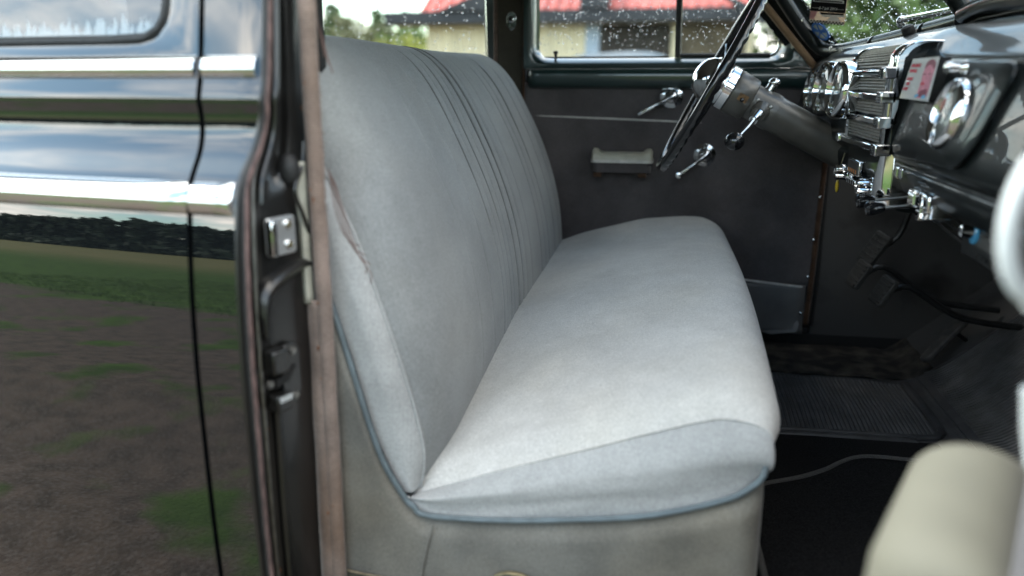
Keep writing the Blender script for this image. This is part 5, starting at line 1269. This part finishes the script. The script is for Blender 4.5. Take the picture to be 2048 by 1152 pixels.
# under-carpet between the rubber mat edge and the carpet mat
P = [[Vector((x, y, FL + .0085 + .0015 * nz(x, y, 7, 16))) for y in np.linspace(1.05, 1.692, 24)] for x in np.linspace(.16, .60, 30)]
t = MB().grid(P).build('floor_felt', 'carpet', None, sharp=80); tag(t, 'plain black felt between the ribbed mat and the edged carpet mat', 'carpet')

# joke card stuck on the dash
q = [AX(*p, .386) for p in ((1805, 196), (1862, 203), (1886, 113), (1833, 118))]
u = (q[1] - q[0]).normalized(); v0 = (q[3] - q[0]); nrm = u.cross(v0).normalized(); nrm = nrm if nrm.x < 0 else -nrm
CD = thing('joke_card', 'white card with red lettering and a pink face leaning on the dash', 'card', tuple(q[0].lerp(q[1], .5)))
MB().prism([p + nrm * .004 for p in q], nrm * .001).build('card_board', 'paper', CD, smooth=False)
MB().prism([p + nrm * .0038 for p in q], nrm * -.016).build('card_block', 'dark_metal', CD, smooth=False, bevel=.001)
def cq(a_, b_, o_=.0055): return q[0].lerp(q[1], a_).lerp(q[3].lerp(q[2], a_), b_) + nrm * o_
wq = (q[1] - q[0]).length; hq = v0.length
for i, line in enumerate(('Amazingly', 'Enough', 'I Don\'t', 'Give', 'A Shit')):
    b_ = (.80, .67, .47, .35, .22)[i]; text_mesh('card_lettering', line.upper(), hq * .11, cq((.05, .05, .05, .09, .03)[i], b_), u, v0, 'red_ink', CD, align='LEFT', bold=.0002)
def blob(pts, m, name, o_): MB().prism([cq(p.x, p.y, o_) for p in rounded(pts, .09, 4)], nrm * .0003).build(name, m, CD, smooth=False)
blob([(.58, .05), (.92, .05), (.95, .45), (.98, .80), (.86, .95), (.68, .90), (.58, .66), (.62, .40)], 'pink_ink', 'printed_face', .0052)
blob([(.60, .72), (.66, .93), (.86, .97), (.99, .84), (.94, .70), (.86, .84), (.70, .82)], 'maroon_ink', 'printed_hair', .0057)
blob([(.60, .42), (.74, .44), (.76, .38), (.66, .35)], 'red_ink', 'printed_lips', .0057)
blob([(.63, .62), (.72, .64), (.72, .61), (.63, .595)], 'maroon_ink', 'printed_eye', .0057)
blob([(.80, .63), (.89, .65), (.89, .62), (.80, .605)], 'maroon_ink', 'printed_eye', .0057)
blob([(.66, .22), (.90, .30), (.94, .10), (.62, .08)], 'maroon_ink', 'printed_shadow', .0056)
blob([(.56, .04), (.68, .10), (.66, .16), (.54, .12)], 'sky_ink', 'printed_collar', .0058)
blob([(.76, .05), (.92, .05), (.90, .15), (.80, .13)], 'sky_ink', 'printed_collar', .0058)

# flyer stuck inside the windshield, with a round blue sticker below it
def on_glass(px, py, inset=.004):
    best = None
    for y in np.linspace(1.7, 2.24, 400):
        p = AY(px, py, y); v = (p.z - interp(y, ZW)) / .29; e_ = abs(p.x - (interp(y, XW) - .235 * v + .012))
        if best is None or e_ < best[0]: best = (e_, p)
    return best[1] + Vector((-inset, 0, 0))
def sheet(c1_, c2_=None):
    """thin printed paper that lets some daylight through"""
    m = bpy.data.materials.new('printed_paper'); m.use_nodes = True; n = m.node_tree; n.nodes.clear()
    o = n.nodes.new('ShaderNodeOutputMaterial'); a_ = n.nodes.new('ShaderNodeBsdfDiffuse'); b_ = n.nodes.new('ShaderNodeBsdfTranslucent'); mm = n.nodes.new('ShaderNodeMixShader')
    a_.inputs[0].default_value = (*c1_, 1); b_.inputs[0].default_value = (*[c * .45 for c in c1_], 1); mm.inputs[0].default_value = .4
    n.links.new(a_.outputs[0], mm.inputs[1]); n.links.new(b_.outputs[0], mm.inputs[2]); n.links.new(mm.outputs[0], o.inputs[0]); return m
SH = {k: sheet(c) for k, c in dict(tan_ink=(.66, .48, .33), white=(.8, .8, .78), pink_ink=(.66, .36, .38), black_ink=(.022, .022, .025)).items()}
fq = [on_glass(1622, 44), on_glass(1692, 50), on_glass(1703, -40), on_glass(1632, -44)]
u = (fq[1] - fq[0]).normalized(); v0 = fq[3] - fq[0]; nrm = u.cross(v0).normalized(); nrm = nrm if nrm.x < 0 else -nrm
FY = thing('flyer', 'dark and tan event flyer with chequered edge on the windshield', 'flyer', tuple(fq[0]))
MB().add(fq, [(0, 1, 2, 3)]).build('paper', SH['tan_ink'], FY, smooth=False)
def fqp(a_, b_, o_=.002): return fq[0].lerp(fq[1], a_).lerp(fq[3].lerp(fq[2], a_), b_) + nrm * o_
def fpoly(pts, m, name, o_=.0015): return MB().add([fqp(a_, b_, o_) for a_, b_ in pts], [tuple(range(len(pts)))]).build(name, SH[m], FY, smooth=False)
fpoly([(0, .28), (1, .28), (1, .98), (0, .98)], 'black_ink', 'printed_panel')
fpoly([(.0, .0), (1, .0), (1, .075), (0, .075)], 'white', 'chequer_band', .0014)
for i in range(22):
    for j in range(2):
        if (i + j) % 2 == 0: fpoly([(i / 22, .003 + .035 * j), ((i + 1) / 22, .003 + .035 * j), ((i + 1) / 22, .038 + .035 * j), (i / 22, .038 + .035 * j)], 'black_ink', 'chequer', .002)
fpoly([(.02, .29), (.22, .29), (.14, .08), (.0, .10)], 'pink_ink', 'printed_stripe'); fpoly([(.25, .26), (.98, .25), (.98, .19), (.40, .16)], 'white', 'printed_car_side'); fpoly([(.30, .27), (.98, .275), (.96, .235), (.33, .22)], 'black_ink', 'printed_car_window', .0022)
fpoly([(.5, .08), (.9, .08), (.8, .18), (.62, .17)], 'white', 'printed_road')
fpoly([(.06, .50), (.94, .50), (.94, .56), (.78, .60), (.72, .68), (.30, .68), (.22, .60), (.06, .57)], 'white', 'printed_car', .0019)
fpoly([(.10, .52), (.90, .52), (.90, .545), (.10, .545)], 'black_ink', 'printed_grille', .0024); fpoly([(.33, .61), (.69, .61), (.66, .66), (.36, .66)], 'black_ink', 'printed_windshield', .0024)
text_mesh('flyer_lettering', '5-7 juli 2016', v0.length * .085, fqp(.52, .345, .003), u, v0, 'white', FY, align='CENTER', shear=.2)
for a_, b_ in ((.05, .28), (.76, .96)): fpoly([(a_, .36), (b_, .36), (b_, .368), (a_, .368)], 'white', 'printed_rule', .0022)
sc_ = on_glass(1643, 63, .003); st_ = MB()
sn = nrm; s1 = u; s2 = sn.cross(s1).normalized(); s2 = s2 if s2.z > 0 else -s2
sq = (s1 * .9 + s2 * .25).normalized()
def el(a_, r_): return sc_ + s1 * (math.cos(a_) * r_ * .030) + s2 * (math.sin(a_) * r_ * .026)
STK = thing('round_sticker', 'blue wheel shaped sticker on the windshield below the flyer', 'sticker', tuple(sc_))
MB().grid([[el(2 * math.pi * k / 40, r_) + sn * o_ for k in range(40)] for r_, o_ in ((1.0, 0), (1.0, .0006), (.8, .0006), (.8, 0))], cv=True).build('ring', 'blue_ink', STK, smooth=False)
MB().prism([el(2 * math.pi * k / 40, .8) for k in range(40)], sn * .0003).build('backing', sheet((.6, .63, .58)), STK, smooth=False)
for a_ in (.5, 2.64, -.9, -2.2, 1.57): MB().tube([sc_ + sn * .0004, el(a_, .85) + sn * .0004], .0022, 6).build('spoke', 'blue_ink', STK)
MB().prism([el(a_, r_) + sn * .0008 for a_, r_ in ((.28, .8), (math.pi - .28, .8), (math.pi + .1, .75), (-.1, .75))], sn * .0004).build('name_band', 'blue_ink', STK, smooth=False)
# key tag hanging by the column
kt = AX(1674, 372, .37)
KT = thing('key_tag', 'yellow teardrop key tag hanging below the steering column', 'key tag', tuple(kt - Vector((0, 0, .02))))
mb = MB().ball(kt, (.004, .008, .014), 8, 12); mb.v = [(x, y - (z - kt.z) * .0, z) for x, y, z in mb.v]; mb.build('tag', 'yellow', KT)
MB().tube([kt + Vector((0, 0, .012)), kt + Vector((.002, .003, .035)), kt + Vector((.01, .006, .07))], .0013, 6).build('tag_chain', 'brass', KT)
